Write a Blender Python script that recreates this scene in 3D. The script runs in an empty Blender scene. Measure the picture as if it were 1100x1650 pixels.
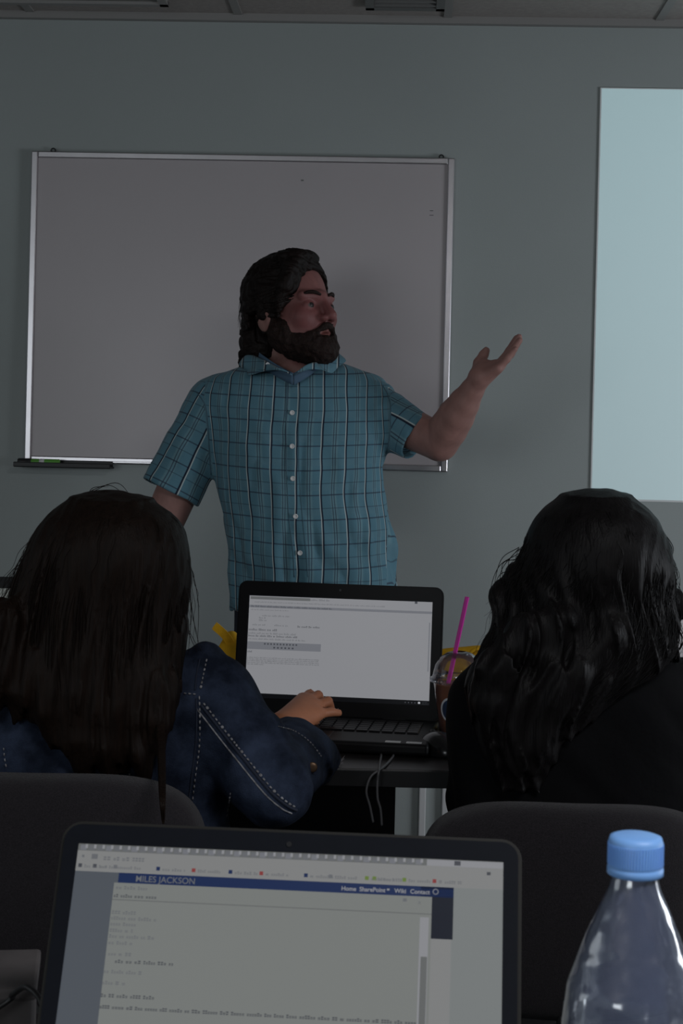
import bpy, bmesh, math, random
import numpy as np
from mathutils import Vector, Matrix
random.seed(7); rng = np.random.default_rng(7)
PI = math.pi
sc = bpy.context.scene
COL = sc.collection

# ------------------------------------------------------------------ camera
F = 2560.0; CX = 550.0; CY = 714.0; CAMZ = 1.27; ROLL = 0.0235
cam_d = bpy.data.cameras.new('camera'); cam = bpy.data.objects.new('camera', cam_d); COL.objects.link(cam)
cam.matrix_world = Matrix.Translation((0, 0, CAMZ)) @ Matrix.Rotation(PI/2, 4, 'X') @ Matrix.Rotation(ROLL, 4, 'Z')
cam_d.sensor_fit = 'VERTICAL'; cam_d.sensor_height = 36; cam_d.sensor_width = 24
cam_d.lens = F/1650*36
cam_d.shift_y = -(825-CY)/1650
cam_d.clip_start = .05
cam_d.dof.use_dof = True; cam_d.dof.focus_distance = 3.95; cam_d.dof.aperture_fstop = 30
sc.camera = cam

def P(px, py, d):
    """world point seen at photo pixel (px,py) at distance d in front of the camera"""
    dx = px-CX; dy = CY-py
    u = dx*math.cos(ROLL)-dy*math.sin(ROLL); v = dx*math.sin(ROLL)+dy*math.cos(ROLL)
    return Vector((u/F*d, d, CAMZ+v/F*d))

# ------------------------------------------------------------------ light
sc.view_settings.view_transform = 'Standard'; sc.view_settings.look = 'None'
sc.view_settings.exposure = 0; sc.view_settings.gamma = 1
w = bpy.data.worlds.new('world'); sc.world = w; w.use_nodes = True
w.node_tree.nodes['Background'].inputs[0].default_value = (.75, .88, 1, 1)
w.node_tree.nodes['Background'].inputs[1].default_value = .3

def area(name, loc, target, sx, sy, power, color):
    l = bpy.data.lights.new(name, 'AREA'); l.shape = 'RECTANGLE'; l.size = sx; l.size_y = sy
    l.energy = power; l.color = color
    o = bpy.data.objects.new(name, l); COL.objects.link(o); o.location = loc
    o.rotation_euler = (Vector(target)-Vector(loc)).to_track_quat('-Z', 'Y').to_euler()
    return o
area('window_daylight_rear', (-2.1, -2.75, 1.45), (-.2, 4.6, .9), 1.9, 1.2, 32, (.90, .96, 1.0))
area('window_daylight_side', (-3.25, 1.6, 1.45), (0, 3.6, .7), 1.6, .8, 4, (.88, .95, 1.0))
area('fill_light_right', (3.35, 2.5, 1.05), (.5, 4.5, .4), 1.3, .9, 38, (.88, .93, 1.0))  # added fill to brighten the right of the front wall, not a known window
area('ceiling_lamp_glow', (.9, .2, 2.44), (.9, .2, 0), 1.1, .5, 27, (.96, .97, 1.0))

# ------------------------------------------------------------------ helpers
def lin(c):
    return tuple(((x/255)/12.92 if x/255 <= .04045 else ((x/255+.055)/1.055)**2.4) for x in c)

def mat(name, c, rough=.6, metal=0., spec=.5, var=.0, vscale=30, bump=0., bscale=200, trans=0., sheen=0., stretch=None, alpha=1.):
    m = bpy.data.materials.new(name); m.use_nodes = True
    nt = m.node_tree; b = nt.nodes['Principled BSDF']
    b.inputs['Base Color'].default_value = (*c, 1); b.inputs['Roughness'].default_value = rough
    b.inputs['Metallic'].default_value = metal; b.inputs['Specular IOR Level'].default_value = spec
    b.inputs['Transmission Weight'].default_value = trans
    b.inputs['Alpha'].default_value = alpha
    if sheen: b.inputs['Sheen Weight'].default_value = sheen
    tc = nt.nodes.new('ShaderNodeTexCoord'); mp = nt.nodes.new('ShaderNodeMapping')
    nt.links.new(tc.outputs['Object'], mp.inputs[0])
    if stretch: mp.inputs['Scale'].default_value = stretch
    if var:
        n = nt.nodes.new('ShaderNodeTexNoise'); n.inputs['Scale'].default_value = vscale; n.inputs['Detail'].default_value = 4
        nt.links.new(mp.outputs[0], n.inputs[0])
        r = nt.nodes.new('ShaderNodeMapRange'); r.inputs[1].default_value = .3; r.inputs[2].default_value = .7
        r.inputs[3].default_value = 1-var; r.inputs[4].default_value = 1+var
        nt.links.new(n.outputs[0], r.inputs[0])
        v = nt.nodes.new('ShaderNodeVectorMath'); v.operation = 'SCALE'; v.inputs[0].default_value = c
        nt.links.new(r.outputs[0], v.inputs['Scale']); nt.links.new(v.outputs[0], b.inputs['Base Color'])
    if bump:
        n = nt.nodes.new('ShaderNodeTexNoise'); n.inputs['Scale'].default_value = bscale; n.inputs['Detail'].default_value = 3
        nt.links.new(mp.outputs[0], n.inputs[0])
        bn = nt.nodes.new('ShaderNodeBump'); bn.inputs['Strength'].default_value = bump; bn.inputs['Distance'].default_value = .002
        nt.links.new(n.outputs[0], bn.inputs['Height']); nt.links.new(bn.outputs[0], b.inputs['Normal'])
    return m

def emis(name, c255, k=1.):
    m = bpy.data.materials.new(name); m.use_nodes = True; nt = m.node_tree
    nt.nodes.clear(); o = nt.nodes.new('ShaderNodeOutputMaterial')
    e = nt.nodes.new('ShaderNodeEmission'); e.inputs[0].default_value = (*lin(c255), 1); e.inputs[1].default_value = k
    g = nt.nodes.new('ShaderNodeBsdfGlossy'); g.inputs[0].default_value = (.03, .03, .03, 1); g.inputs[1].default_value = .5
    a = nt.nodes.new('ShaderNodeAddShader'); nt.links.new(e.outputs[0], a.inputs[0]); nt.links.new(g.outputs[0], a.inputs[1])
    nt.links.new(a.outputs[0], o.inputs[0]); return m

def thing(name, label, cat, loc=(0, 0, 0), rotz=0, group=None):
    o = bpy.data.objects.new(name, None); COL.objects.link(o); o.empty_display_size = .1
    o.location = loc; o.rotation_euler = (0, 0, rotz); o['label'] = label; o['category'] = cat
    if group: o['group'] = group
    return o
def tag(o, label, cat, group=None):
    o['label'] = label; o['category'] = cat
    if group: o['group'] = group
    return o
def link(name, me, m, parent=None, smooth=False, world=False):
    o = bpy.data.objects.new(name, me); COL.objects.link(o)
    if m is not None:
        for x in (m if isinstance(m, (list, tuple)) else [m]): me.materials.append(x)
    if smooth: me.polygons.foreach_set('use_smooth', [True]*len(me.polygons))
    if parent:
        o.parent = parent
        if world: o.matrix_parent_inverse = wm(parent).inverted()   # vertices given in world coordinates
    return o
def wm(o):
    m = Matrix.LocRotScale(o.location, o.rotation_euler, o.scale)
    if o.parent: return wm(o.parent) @ o.matrix_parent_inverse @ m
    return m
def obj(name, bm, m, parent=None, smooth=False, world=False):
    me = bpy.data.meshes.new(name); bm.to_mesh(me); bm.free()
    return link(name, me, m, parent, smooth, world)
def struct(name, bm, m):
    o = obj(name, bm, m); o['kind'] = 'structure'; return o

def box(bm, c, s, rot=None, bevel=0, seg=2, mi=0):
    M = Matrix.Translation(c) @ (rot.to_4x4() if rot is not None else Matrix()) @ Matrix.Diagonal((*s, 1))
    r = bmesh.ops.create_cube(bm, size=1, matrix=M)
    fs = list({f for v in r['verts'] for f in v.link_faces})
    for f in fs: f.material_index = mi
    if bevel:
        es = list({e for v in r['verts'] for e in v.link_edges})
        r2 = bmesh.ops.bevel(bm, geom=es, offset=bevel, segments=seg, affect='EDGES', profile=.5)
        for f in r2['faces']: f.material_index = mi
def NB(): return bmesh.new()
def B(c, s, **k):
    bm = NB(); box(bm, c, s, **k); return bm

def slab(bm, pts, y0, y1, mi=0):
    """prism: outline pts (x,z) extruded from y0 to y1"""
    a = [bm.verts.new((x, y0, z)) for x, z in pts]; b = [bm.verts.new((x, y1, z)) for x, z in pts]
    n = len(pts); fs = [bm.faces.new(a), bm.faces.new(b[::-1])]
    for i in range(n): fs.append(bm.faces.new((a[(i+1) % n], a[i], b[i], b[(i+1) % n])))
    for f in fs: f.material_index = mi
    return fs
def rrect(w, h, r, n=6, cx=0, cz=0):
    out = []
    for sx, sz, a0 in ((1, 1, 0), (-1, 1, PI/2), (-1, -1, PI), (1, -1, 1.5*PI)):
        for i in range(n+1):
            a = a0+PI/2*i/n
            out.append((cx+sx*(w/2-r)+r*math.cos(a), cz+sz*(h/2-r)+r*math.sin(a)))
    return out
def lathe(bm, prof, n=48, c=(0, 0, 0), mi=0, cap0=True, cap1=True, M=None):
    rings = []
    for r, z in prof:
        ring = []
        for i in range(n):
            a = 2*PI*i/n; v = Vector((r*math.cos(a), r*math.sin(a), z))
            if M is not None: v = M @ v
            ring.append(bm.verts.new(v+Vector(c)))
        rings.append(ring)
    for a, b in zip(rings, rings[1:]):
        for i in range(n):
            bm.faces.new((a[i], a[(i+1) % n], b[(i+1) % n], b[i])).material_index = mi
    if cap0: bm.faces.new(rings[0][::-1]).material_index = mi
    if cap1: bm.faces.new(rings[-1]).material_index = mi
def catmull(pts, n=8):
    pts = [Vector(p) for p in pts]; q = [pts[0]*2-pts[1]]+pts+[pts[-1]*2-pts[-2]]; out = []
    for i in range(1, len(q)-2):
        for k in range(n):
            t = k/n; a, b, c, d = q[i-1], q[i], q[i+1], q[i+2]
            out.append(.5*((2*b)+(c-a)*t+(2*a-5*b+4*c-d)*t*t+(3*b-a-3*c+d)*t**3))
    out.append(pts[-1]); return out
def tube(bm, pts, r, n=8, mi=0, caps=True):
    pts = [Vector(p) for p in pts]; m = len(pts)
    rr = r if isinstance(r, (list, tuple)) else [r]*m
    up = Vector((0, 0, 1)); prev = None; rings = []
    for i, p in enumerate(pts):
        t = (pts[min(i+1, m-1)]-pts[max(i-1, 0)])
        if t.length < 1e-9: t = Vector((0, 0, 1))
        t.normalize()
        if prev is None:
            ref = up if abs(t.z) < .9 else Vector((1, 0, 0)); x = t.cross(ref).normalized()
        else:
            x = (prev-t*prev.dot(t)); x = x.normalized() if x.length > 1e-6 else t.orthogonal().normalized()
        prev = x; y = t.cross(x)
        rings.append([bm.verts.new(p+(x*math.cos(2*PI*k/n)+y*math.sin(2*PI*k/n))*rr[i]) for k in range(n)])
    for a, b in zip(rings, rings[1:]):
        for k in range(n): bm.faces.new((a[k], a[(k+1) % n], b[(k+1) % n], b[k])).material_index = mi
    if caps and n > 2:
        bm.faces.new(rings[0][::-1]).material_index = mi; bm.faces.new(rings[-1]).material_index = mi

# ---- signed distance modelling -> surface nets -------------------------------------------------
def V3(*a): return np.array(a, dtype=np.float64)
def npv(v): return np.array([v[0], v[1], v[2]], dtype=np.float64)
_T = rng.random(4096)
def vnoise(p, s):
    q = p*s; i = np.floor(q).astype(np.int64); f = q-i; f = f*f*(3-2*f); out = 0
    for dx in (0, 1):
        for dy in (0, 1):
            for dz in (0, 1):
                h = ((i[:, 0]+dx)*73856093 ^ (i[:, 1]+dy)*19349663 ^ (i[:, 2]+dz)*83492791) & 4095
                wgt = (f[:, 0] if dx else 1-f[:, 0])*(f[:, 1] if dy else 1-f[:, 1])*(f[:, 2] if dz else 1-f[:, 2])
                out = out+_T[h]*wgt
    return out*2-1
def smin(a, b, k):
    if k <= 0: return np.minimum(a, b)
    h = np.clip(.5+.5*(b-a)/k, 0, 1); return b*(1-h)+a*h-k*h*(1-h)
def smax(a, b, k): return -smin(-a, -b, k)
def cone(a, b, ra, rb):
    a = npv(a); b = npv(b)
    def f(p):
        ab = b-a; t = np.clip(((p-a)@ab)/(ab@ab), 0, 1)
        return np.linalg.norm(p-a-t[:, None]*ab, axis=1)-(ra+(rb-ra)*t)
    return f
def ell(c, r, R=None):
    c = npv(c); r = np.array(r, float); M = np.array(R) if R is not None else None
    def f(p):
        q = p-c
        if M is not None: q = q@M          # columns of M are local axes
        k0 = np.linalg.norm(q/r, axis=1); k1 = np.linalg.norm(q/(r*r), axis=1)
        return k0*(k0-1)/np.maximum(k1, 1e-6)
    return f
def loft(rows, e=2.0):
    """rows (z, cx, cy, a, b) from high to low or low to high; superellipse sections"""
    R = np.array(sorted(rows), float); z = R[:, 0]
    # smooth resample
    zz = np.linspace(z[0], z[-1], 160)
    cols = []
    for k in range(1, 5):
        v = np.interp(zz, z, R[:, k]); kk = np.ones(9)/9
        v = np.convolve(np.pad(v, 4, mode='edge'), kk, mode='valid'); cols.append(v)
    def f(p):
        cx, cy, a, b = (np.interp(p[:, 2], zz, c) for c in cols)
        n = (np.abs((p[:, 0]-cx)/a)**e+np.abs((p[:, 1]-cy)/b)**e)**(1/e)
        d = (n-1)*np.minimum(a, b)
        return np.maximum(d, np.maximum(p[:, 2]-z[-1], z[0]-p[:, 2]))
    f.sec = lambda zq: [float(np.interp(zq, zz, c)) for c in cols]
    return f
def U(*fs):
    """U(f0, (f1,k), ...) smooth union"""
    def f(p):
        d = fs[0](p)
        for g, k in fs[1:]: d = smin(d, g(p), k)
        return d
    return f
def chain(pts, rad, k=.006):
    return U(cone(pts[0], pts[1], rad[0], rad[1]), *[(cone(pts[i], pts[i+1], rad[i], rad[i+1]), k) for i in range(1, len(pts)-1)])

def nets(fn, lo, hi, h):
    lo = np.array(lo, float); hi = np.array(hi, float); n = np.ceil((hi-lo)/h).astype(int)+1
    BS = 8; n = (np.ceil(n/BS)*BS).astype(int)
    nb = n//BS
    bi = np.stack(np.meshgrid(*[np.arange(k) for k in nb], indexing='ij'), -1).reshape(-1, 3)
    cen = lo+(bi*BS+(BS-1)/2)*h
    dv = fn(cen); act = np.abs(dv) < h*BS*1.25+.012
    V = np.repeat(np.repeat(np.repeat(np.where(dv < 0, -1., 1.).reshape(nb), BS, 0), BS, 1), BS, 2).astype(np.float32)
    off = np.stack(np.meshgrid(*[np.arange(BS)]*3, indexing='ij'), -1).reshape(-1, 3)
    ab = bi[act]
    for s in range(0, len(ab), 400):
        idx = (ab[s:s+400, None, :]*BS+off[None]).reshape(-1, 3)
        V[idx[:, 0], idx[:, 1], idx[:, 2]] = fn(lo+idx*h)
    S = V < 0
    c = np.zeros((n[0]-1, n[1]-1, n[2]-1), np.int8)
    for dx in (0, 1):
        for dy in (0, 1):
            for dz in (0, 1): c += S[dx:n[0]-1+dx, dy:n[1]-1+dy, dz:n[2]-1+dz]
    cells = np.argwhere((c > 0) & (c < 8))
    if len(cells) == 0: return np.zeros((0, 3)), np.zeros((0, 4), int)
    acc = np.zeros((len(cells), 3)); cnt = np.zeros(len(cells))
    cor = [(x, y, z) for x in (0, 1) for y in (0, 1) for z in (0, 1)]
    for ca in cor:
        for ax in range(3):
            if ca[ax]: continue
            cb = list(ca); cb[ax] = 1
            ia = cells+np.array(ca); ib = cells+np.array(cb)
            va = V[ia[:, 0], ia[:, 1], ia[:, 2]]; vb = V[ib[:, 0], ib[:, 1], ib[:, 2]]
            m = (va < 0) != (vb < 0); t = np.zeros(len(cells)); t[m] = va[m]/(va[m]-vb[m])
            pt = ia.astype(float); pt[:, ax] += t
            acc[m] += pt[m]; cnt[m] += 1
    verts = lo+acc/cnt[:, None]*h
    ID = -np.ones((n[0]-1, n[1]-1, n[2]-1), np.int64); ID[cells[:, 0], cells[:, 1], cells[:, 2]] = np.arange(len(cells))
    quads = []
    for ax in range(3):
        o1, o2 = [(1, 2), (2, 0), (0, 1)][ax]
        sl = [slice(1, n[k]-1) for k in range(3)]; sl[ax] = slice(0, n[ax]-1)
        sb = list(sl); sb[ax] = slice(1, n[ax])
        A = S[tuple(sl)]; Bq = S[tuple(sb)]
        e = np.argwhere(A != Bq); base = e+1; base[:, ax] -= 1
        inside = A[e[:, 0], e[:, 1], e[:, 2]]
        def g(d1, d2):
            q = base.copy(); q[:, o1] -= d1; q[:, o2] -= d2; return ID[q[:, 0], q[:, 1], q[:, 2]]
        q = np.stack([g(1, 1), g(0, 1), g(0, 0), g(1, 0)], 1)
        q[~inside] = q[~inside][:, ::-1]
        quads.append(q)
    q = np.concatenate(quads); q = q[(q >= 0).all(1)]
    return verts, q
def mesh_np(name, v, f):
    me = bpy.data.meshes.new(name)
    me.vertices.add(len(v)); me.vertices.foreach_set('co', v.astype(np.float32).ravel())
    k = f.shape[1]
    me.loops.add(f.size); me.loops.foreach_set('vertex_index', f.astype(np.int32).ravel())
    me.polygons.add(len(f)); me.polygons.foreach_set('loop_start', np.arange(0, f.size, k, dtype=np.int32))
    me.update(calc_edges=True); me.validate(); return me
def sculpt(name, fn, lo, hi, h, m, parent=None, attr=None, relax=1):
    v, f = nets(fn, lo, hi, h)
    for _ in range(relax):                      # umbrella relax to soften voxel steps
        s = np.zeros_like(v); c = np.zeros(len(v))
        for a, b in ((0, 1), (1, 2), (2, 3), (3, 0)):
            np.add.at(s, f[:, a], v[f[:, b]]); np.add.at(c, f[:, a], 1)
            np.add.at(s, f[:, b], v[f[:, a]]); np.add.at(c, f[:, b], 1)
        v = v*.5+.5*s/np.maximum(c, 1)[:, None]
    me = mesh_np(name, v, f)
    if attr:
        for an, vals in attr(v).items():
            vals = np.asarray(vals, dtype=np.float32)
            if vals.ndim == 2:
                A = me.attributes.new(an, 'FLOAT_VECTOR', 'POINT'); A.data.foreach_set('vector', vals.ravel())
            else:
                A = me.attributes.new(an, 'FLOAT', 'POINT'); A.data.foreach_set('value', vals)
    return link(name, me, m, parent, True, True)
def hit(fn, px, py, d0=1.5, d1=6.0, off=0.):
    """where the view ray through a photo pixel meets a surface"""
    d = d0
    a = npv(P(px, py, 1.))-V3(0, 0, CAMZ)
    for _ in range(220):
        p = V3(0, 0, CAMZ)+a*d; q = float(fn(p[None])[0])
        if q < off+4e-4: break
        d += max(q-off, 5e-4)*.7
        if d > d1: break
    return Vector(V3(0, 0, CAMZ)+a*min(d, d1))

# ------------------------------------------------------------------ materials
M = {}
M['wall'] = mat('wall_paint', (.375, .41, .402), .75, var=.02, vscale=3, bump=.15, bscale=350)
M['ceil'] = mat('ceiling_tile', (.37, .335, .315), .95, var=.08, vscale=60, bump=.4, bscale=400)
M['grid'] = mat('ceiling_grid', (.30, .29, .28), .6)
M['vent'] = mat('vent_metal', (.16, .16, .155), .5)
M['floor'] = mat('carpet', (.06, .06, .065), .95, var=.25, vscale=90, bump=.6, bscale=500)
M['board'] = mat('whiteboard_enamel', (.485, .445, .455), .34, spec=.45, var=.015, vscale=4)
M['alu'] = mat('aluminium', (.62, .60, .62), .32, metal=1., var=.05, vscale=12)
M['blackp'] = mat('black_plastic', (.012, .012, .013), .45)
M['screenw'] = mat('projection_surface', (.8, .82, .82), .9, var=.01, vscale=2)
M['green'] = mat('green_label', (.12, .38, .05), .5)
M['whitep'] = mat('white_plastic', (.7, .7, .7), .5)
M['table'] = mat('table_laminate', (.016, .014, .014), .38, var=.2, vscale=20, stretch=(.3, 4, 1))
M['tabedge'] = mat('table_edge', (.007, .007, .008), .5)
M['steel'] = mat('dark_steel', (.03, .03, .032), .4, metal=.6)
M['chairf'] = mat('chair_fabric', (.021, .018, .021), .95, spec=.2, var=.35, vscale=500, bump=.8, bscale=900, sheen=.12)
M['chairp'] = mat('chair_plastic', (.02, .02, .021), .5, bump=.1)
M['lapb'] = mat('laptop_black', (.006, .006, .0068), .5, spec=.2, var=.1, vscale=80)
M['lapg'] = mat('laptop_navy_grey', (.0045, .006, .0105), .6, spec=.15, var=.06, vscale=80)
M['laprim'] = mat('laptop_rim', (.018, .017, .015), .5, spec=.3)
M['key'] = mat('key_plastic', (.009, .009, .010), .4, spec=.3)
M['paper'] = mat('paper', (.6, .6, .6), .8, var=.03)
M['cable'] = mat('cable_rubber', (.10, .10, .105), .5)
M['yellow'] = mat('yellow_fabric', (.74, .40, .004), .8, var=.12, vscale=30, bump=.5, bscale=120)
M['straw'] = mat('magenta_straw', (.62, .02, .36), .4)
M['coffee'] = mat('iced_coffee', (.26, .10, .038), .4, var=.25, vscale=25)
M['navy'] = mat('navy_print', (.02, .05, .12), .5)
M['cream'] = mat('white_print', (.6, .62, .66), .5)
M['lens'] = mat('light_diffuser', (.22, .215, .2), .5, bump=.5, bscale=150)

def clear(name, tint, gl, df, rough=.12):
    m = bpy.data.materials.new(name); m.use_nodes = True; nt = m.node_tree; nt.nodes.clear()
    o = nt.nodes.new('ShaderNodeOutputMaterial'); t = nt.nodes.new('ShaderNodeBsdfTransparent'); t.inputs[0].default_value = (*tint, 1)
    g = nt.nodes.new('ShaderNodeBsdfGlossy'); g.inputs[0].default_value = (1, 1, 1, 1); g.inputs[1].default_value = rough
    d = nt.nodes.new('ShaderNodeBsdfDiffuse'); d.inputs[0].default_value = (.5, .6, .95, 1)
    lw = nt.nodes.new('ShaderNodeFresnel'); lw.inputs[0].default_value = 1.5
    mr = nt.nodes.new('ShaderNodeMath'); mr.operation = 'MULTIPLY_ADD'; mr.inputs[1].default_value = 1.; mr.inputs[2].default_value = gl
    nt.links.new(lw.outputs[0], mr.inputs[0])
    nz = nt.nodes.new('ShaderNodeTexNoise'); nz.inputs['Scale'].default_value = 28; nz.inputs['Detail'].default_value = 2
    tc = nt.nodes.new('ShaderNodeTexCoord'); nt.links.new(tc.outputs['Object'], nz.inputs[0])
    bp = nt.nodes.new('ShaderNodeBump'); bp.inputs['Strength'].default_value = .8; bp.inputs['Distance'].default_value = .006
    nt.links.new(nz.outputs[0], bp.inputs['Height']); nt.links.new(bp.outputs[0], g.inputs['Normal'])
    m1 = nt.nodes.new('ShaderNodeMixShader'); m1.inputs[0].default_value = df
    nt.links.new(t.outputs[0], m1.inputs[1]); nt.links.new(d.outputs[0], m1.inputs[2])
    m2 = nt.nodes.new('ShaderNodeMixShader'); nt.links.new(mr.outputs[0], m2.inputs[0])
    nt.links.new(m1.outputs[0], m2.inputs[1]); nt.links.new(g.outputs[0], m2.inputs[2]); nt.links.new(m2.outputs[0], o.inputs[0])
    return m
M['pet'] = clear('clear_bottle_plastic', (.97, .98, 1), .09, .13)
M['cupp'] = clear('clear_cup_plastic', (.98, .98, .98), .04, .03, .05)
M['cap'] = mat('blue_cap_plastic', (.24, .50, 1.0), .45, var=.03)

# ------------------------------------------------------------------ room (turned 2.1 degrees from the view axis)
YAW = math.radians(-2.1)
RM = Matrix.Translation((0, 4.64, 0)) @ Matrix.Rotation(YAW, 4, 'Z')
CEIL = 2.515
def room(name, bm, m, kind=True):
    bm.transform(RM); o = obj(name, bm, m)
    if kind: o['kind'] = 'structure'
    return o
def on_wall(px, py, off=0.):
    """photo pixel -> room coordinates (x, z) on the front wall plane shifted off metres into the room"""
    n = RM.to_3x3() @ Vector((0, 1, 0)); p0 = RM @ Vector((0, -off, 0))
    o = Vector((0, 0, CAMZ)); a = P(px, py, 1.)-o
    t = (p0-o).dot(n)/a.dot(n); q = RM.inverted() @ (o+a*t); return q.x, q.z
room('wall_front', B((0, .06, 1.3), (7.2, .12, 2.9)), M['wall'])
room('floor', B((0, -3.7, -.05), (7.4, 7.6, .1)), M['floor'])
room('ceiling', B((0, -3.7, CEIL+.05), (7.4, 7.6, .1)), M['ceil'])
bm = NB()
box(bm, (3.56, -3.7, .35), (.12, 7.5, 1.0)); box(bm, (3.56, -3.7, 2.45), (.12, 7.5, .9)); box(bm, (3.56, -.7, 1.4), (.12, 1.5, 1.3)); box(bm, (3.56, -5.5, 1.4), (.12, 4.0, 1.3))  # gap in this wall is made up for the added right fill light
room('wall_right', bm, M['wall'])
# left and back walls with window openings where the daylight comes in
bm = NB()
box(bm, (-3.56, -3.7, .55), (.12, 7.5, 1.3)); box(bm, (-3.56, -3.7, 2.5), (.12, 7.5, .4))
box(bm, (-3.56, -.9, 1.75), (.12, 1.9, 1.2)); box(bm, (-3.56, -5.9, 1.75), (.12, 3.1, 1.2))
room('wall_left', bm, M['wall'])
bm = NB()
box(bm, (0, -7.46, .45), (7.2, .12, 1.1)); box(bm, (0, -7.46, 2.4), (7.2, .12, .5)); box(bm, (1.3, -7.46, 1.6), (4.6, .12, 1.3))
room('wall_back', bm, M['wall'])
room('baseboard_front', B((0, -.006, .05), (7.1, .012, .1)), M['blackp'])
# suspended ceiling grid
bm = NB()
for k in range(-6, 7): box(bm, (k*.61-.33, -3.7, CEIL-.002), (.024, 7.4, .006))
for k in range(0, 12): box(bm, (0, -.31-k*.61, CEIL-.003), (7.1, .024, .006))
box(bm, (0, -.012, CEIL-.006), (7.1, .024, .03))
o = room('trim_1', bm, M['grid'])
def ceil_pt(px, py):
    o_ = Vector((0, 0, CAMZ)); a = P(px, py, 1.)-o_; t = (CEIL-CAMZ)/a.z; q = RM.inverted() @ (o_+a*t); return q.x, q.y
# vent and diffuser in the ceiling
x0, y0 = ceil_pt(590, 16); x1, _ = ceil_pt(715, 18)
vt = thing('ceiling_vent', 'dark slotted air vent set in the ceiling above the whiteboard', 'vent', RM @ Vector(((x0+x1)/2, -.28, CEIL)), YAW)
bm = NB(); W_ = x1-x0
for s in (-1, 1): box(bm, (s*(W_/2-.012), 0, -.008), (.024, .30, .016)); box(bm, (0, s*.138, -.008), (W_, .024, .016))
obj('frame', bm, M['vent'], vt)
for k in range(6): obj('slat', B((0, -.1+k*.04, -.006), (W_-.05, .006, .022), rot=Matrix.Rotation(.6, 3, 'X')), M['vent'], vt)
x0, _ = ceil_pt(45, 12); x1, _ = ceil_pt(190, 12)
dl = thing('ceiling_light', 'switched-off recessed light panel at the left end of the ceiling', 'light', RM @ Vector(((x0+x1)/2, -.50, CEIL)), YAW)
W_ = .58
bm = NB()
for s in (-1, 1): box(bm, (s*(W_/2-.012), 0, -.007), (.024, 1.18, .014)); box(bm, (0, s*.578, -.007), (W_, .024, .014))
obj('frame', bm, M['grid'], dl); obj('diffuser', B((0, 0, -.003), (W_-.05, 1.13, .005)), M['lens'], dl)
dl.location = RM @ Vector(((x0+x1)/2, -.72, CEIL))

# whiteboard
xa, za = on_wall(53, 244, .02); xb, zb = on_wall(720, 760, .02); xc, zc = on_wall(37, 745, .02); xd, zd = on_wall(733, 254, .02)
XL = (xa+xc)/2; XR = (xb+xd)/2; ZT = (za+zd)/2; ZB = (zb+zc)/2
WBW = XR-XL; WBH = ZT-ZB; fr = .019
wb = thing('whiteboard', 'wide blank whiteboard with thin silver frame on the wall behind the man', 'whiteboard', RM @ Vector(((XL+XR)/2, 0, ZB)), YAW)
obj('panel', B((0, -.008, WBH/2), (WBW-.02, .012, WBH-.02)), M['board'], wb)
obj('side_rail', B((-WBW/2+fr/2, -.012, WBH/2), (fr, .022, WBH), bevel=.003), M['alu'], wb)
obj('side_rail', B((WBW/2-fr/2, -.012, WBH/2), (fr, .022, WBH), bevel=.003), M['alu'], wb)
obj('top_rail', B((0, -.012, WBH-fr/2), (WBW-2*fr, .020, fr), bevel=.003), M['alu'], wb)
obj('bottom_rail', B((0, -.012, fr/2), (WBW-2*fr, .020, fr), bevel=.003), M['alu'], wb)
for px in (86, 711):
    bm = NB(); hx = on_wall(px, 245, .01)[0]-(XL+XR)/2
    tube(bm, [(hx+.006*math.cos(a), -.012, WBH+.004+.006*math.sin(a)) for a in np.linspace(-.8, PI+.8, 12)], .0022, 6)
    obj('hanging_clip', bm, M['blackp'], wb, True)
bm = NB()
for q, l in ((0, .010), (.013, .012)): box(bm, (on_wall(695, 340, .01)[0]-(XL+XR)/2, -.0145, on_wall(695, 340, .01)[1]-ZB-q), (l, .0008, .0016))
obj('pen_smudge', bm, M['blackp'], wb)
bm = NB(); box(bm, (on_wall(487, 291, .01)[0]-(XL+XR)/2, -.0145, on_wall(487, 291, .01)[1]-ZB), (.008, .0008, .004)); obj('pen_smudge', bm, M['vent'], wb)
x0, z0 = on_wall(25, 747, .05); x1, z1 = on_wall(180, 748, .05)
mt = thing('marker_tray', 'short black tray under the lower left corner of the whiteboard', 'tray', RM @ Vector(((x0+x1)/2, 0, z0)), YAW)
L_ = x1-x0
obj('ledge', B((0, -.042, -.006), (L_, .065, .006), bevel=.002), M['blackp'], mt)
obj('lip', B((0, -.076, -.001), (L_, .005, .014), bevel=.002), M['blackp'], mt)
obj('rear_flange', B((0, -.0275, .004), (L_, .005, .018), bevel=.001), M['blackp'], mt)
mk = thing('marker_pen', 'green-labelled black dry-erase marker lying on the marker tray', 'marker', RM @ Vector(((x0+x1)/2-L_/2+.085, -.062, z0+.0065)), YAW)
RY = Matrix.Rotation(PI/2, 4, 'Y')
bm = NB(); lathe(bm, [(.0075, -.04), (.009, -.038), (.009, .045), (.0075, .047)], 20, M=RY); obj('barrel', bm, M['green'], mk, True)
bm = NB(); lathe(bm, [(.0085, -.075), (.0100, -.073), (.0100, -.036)], 20, M=RY); obj('pen_cap', bm, M['blackp'], mk, True)
bm = NB(); lathe(bm, [(.0094, -.012), (.0094, .003)], 20, M=RY); obj('white_band', bm, M['whitep'], mk, True)
# pale ledge right of the tray
x2, _ = on_wall(606, 750, .03)
obj('front_ledge', B(((x1+x2)/2-(XL+XR)/2, -.028, .006), (x2-x1, .018, .005), bevel=.001), M['alu'], wb)

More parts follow.
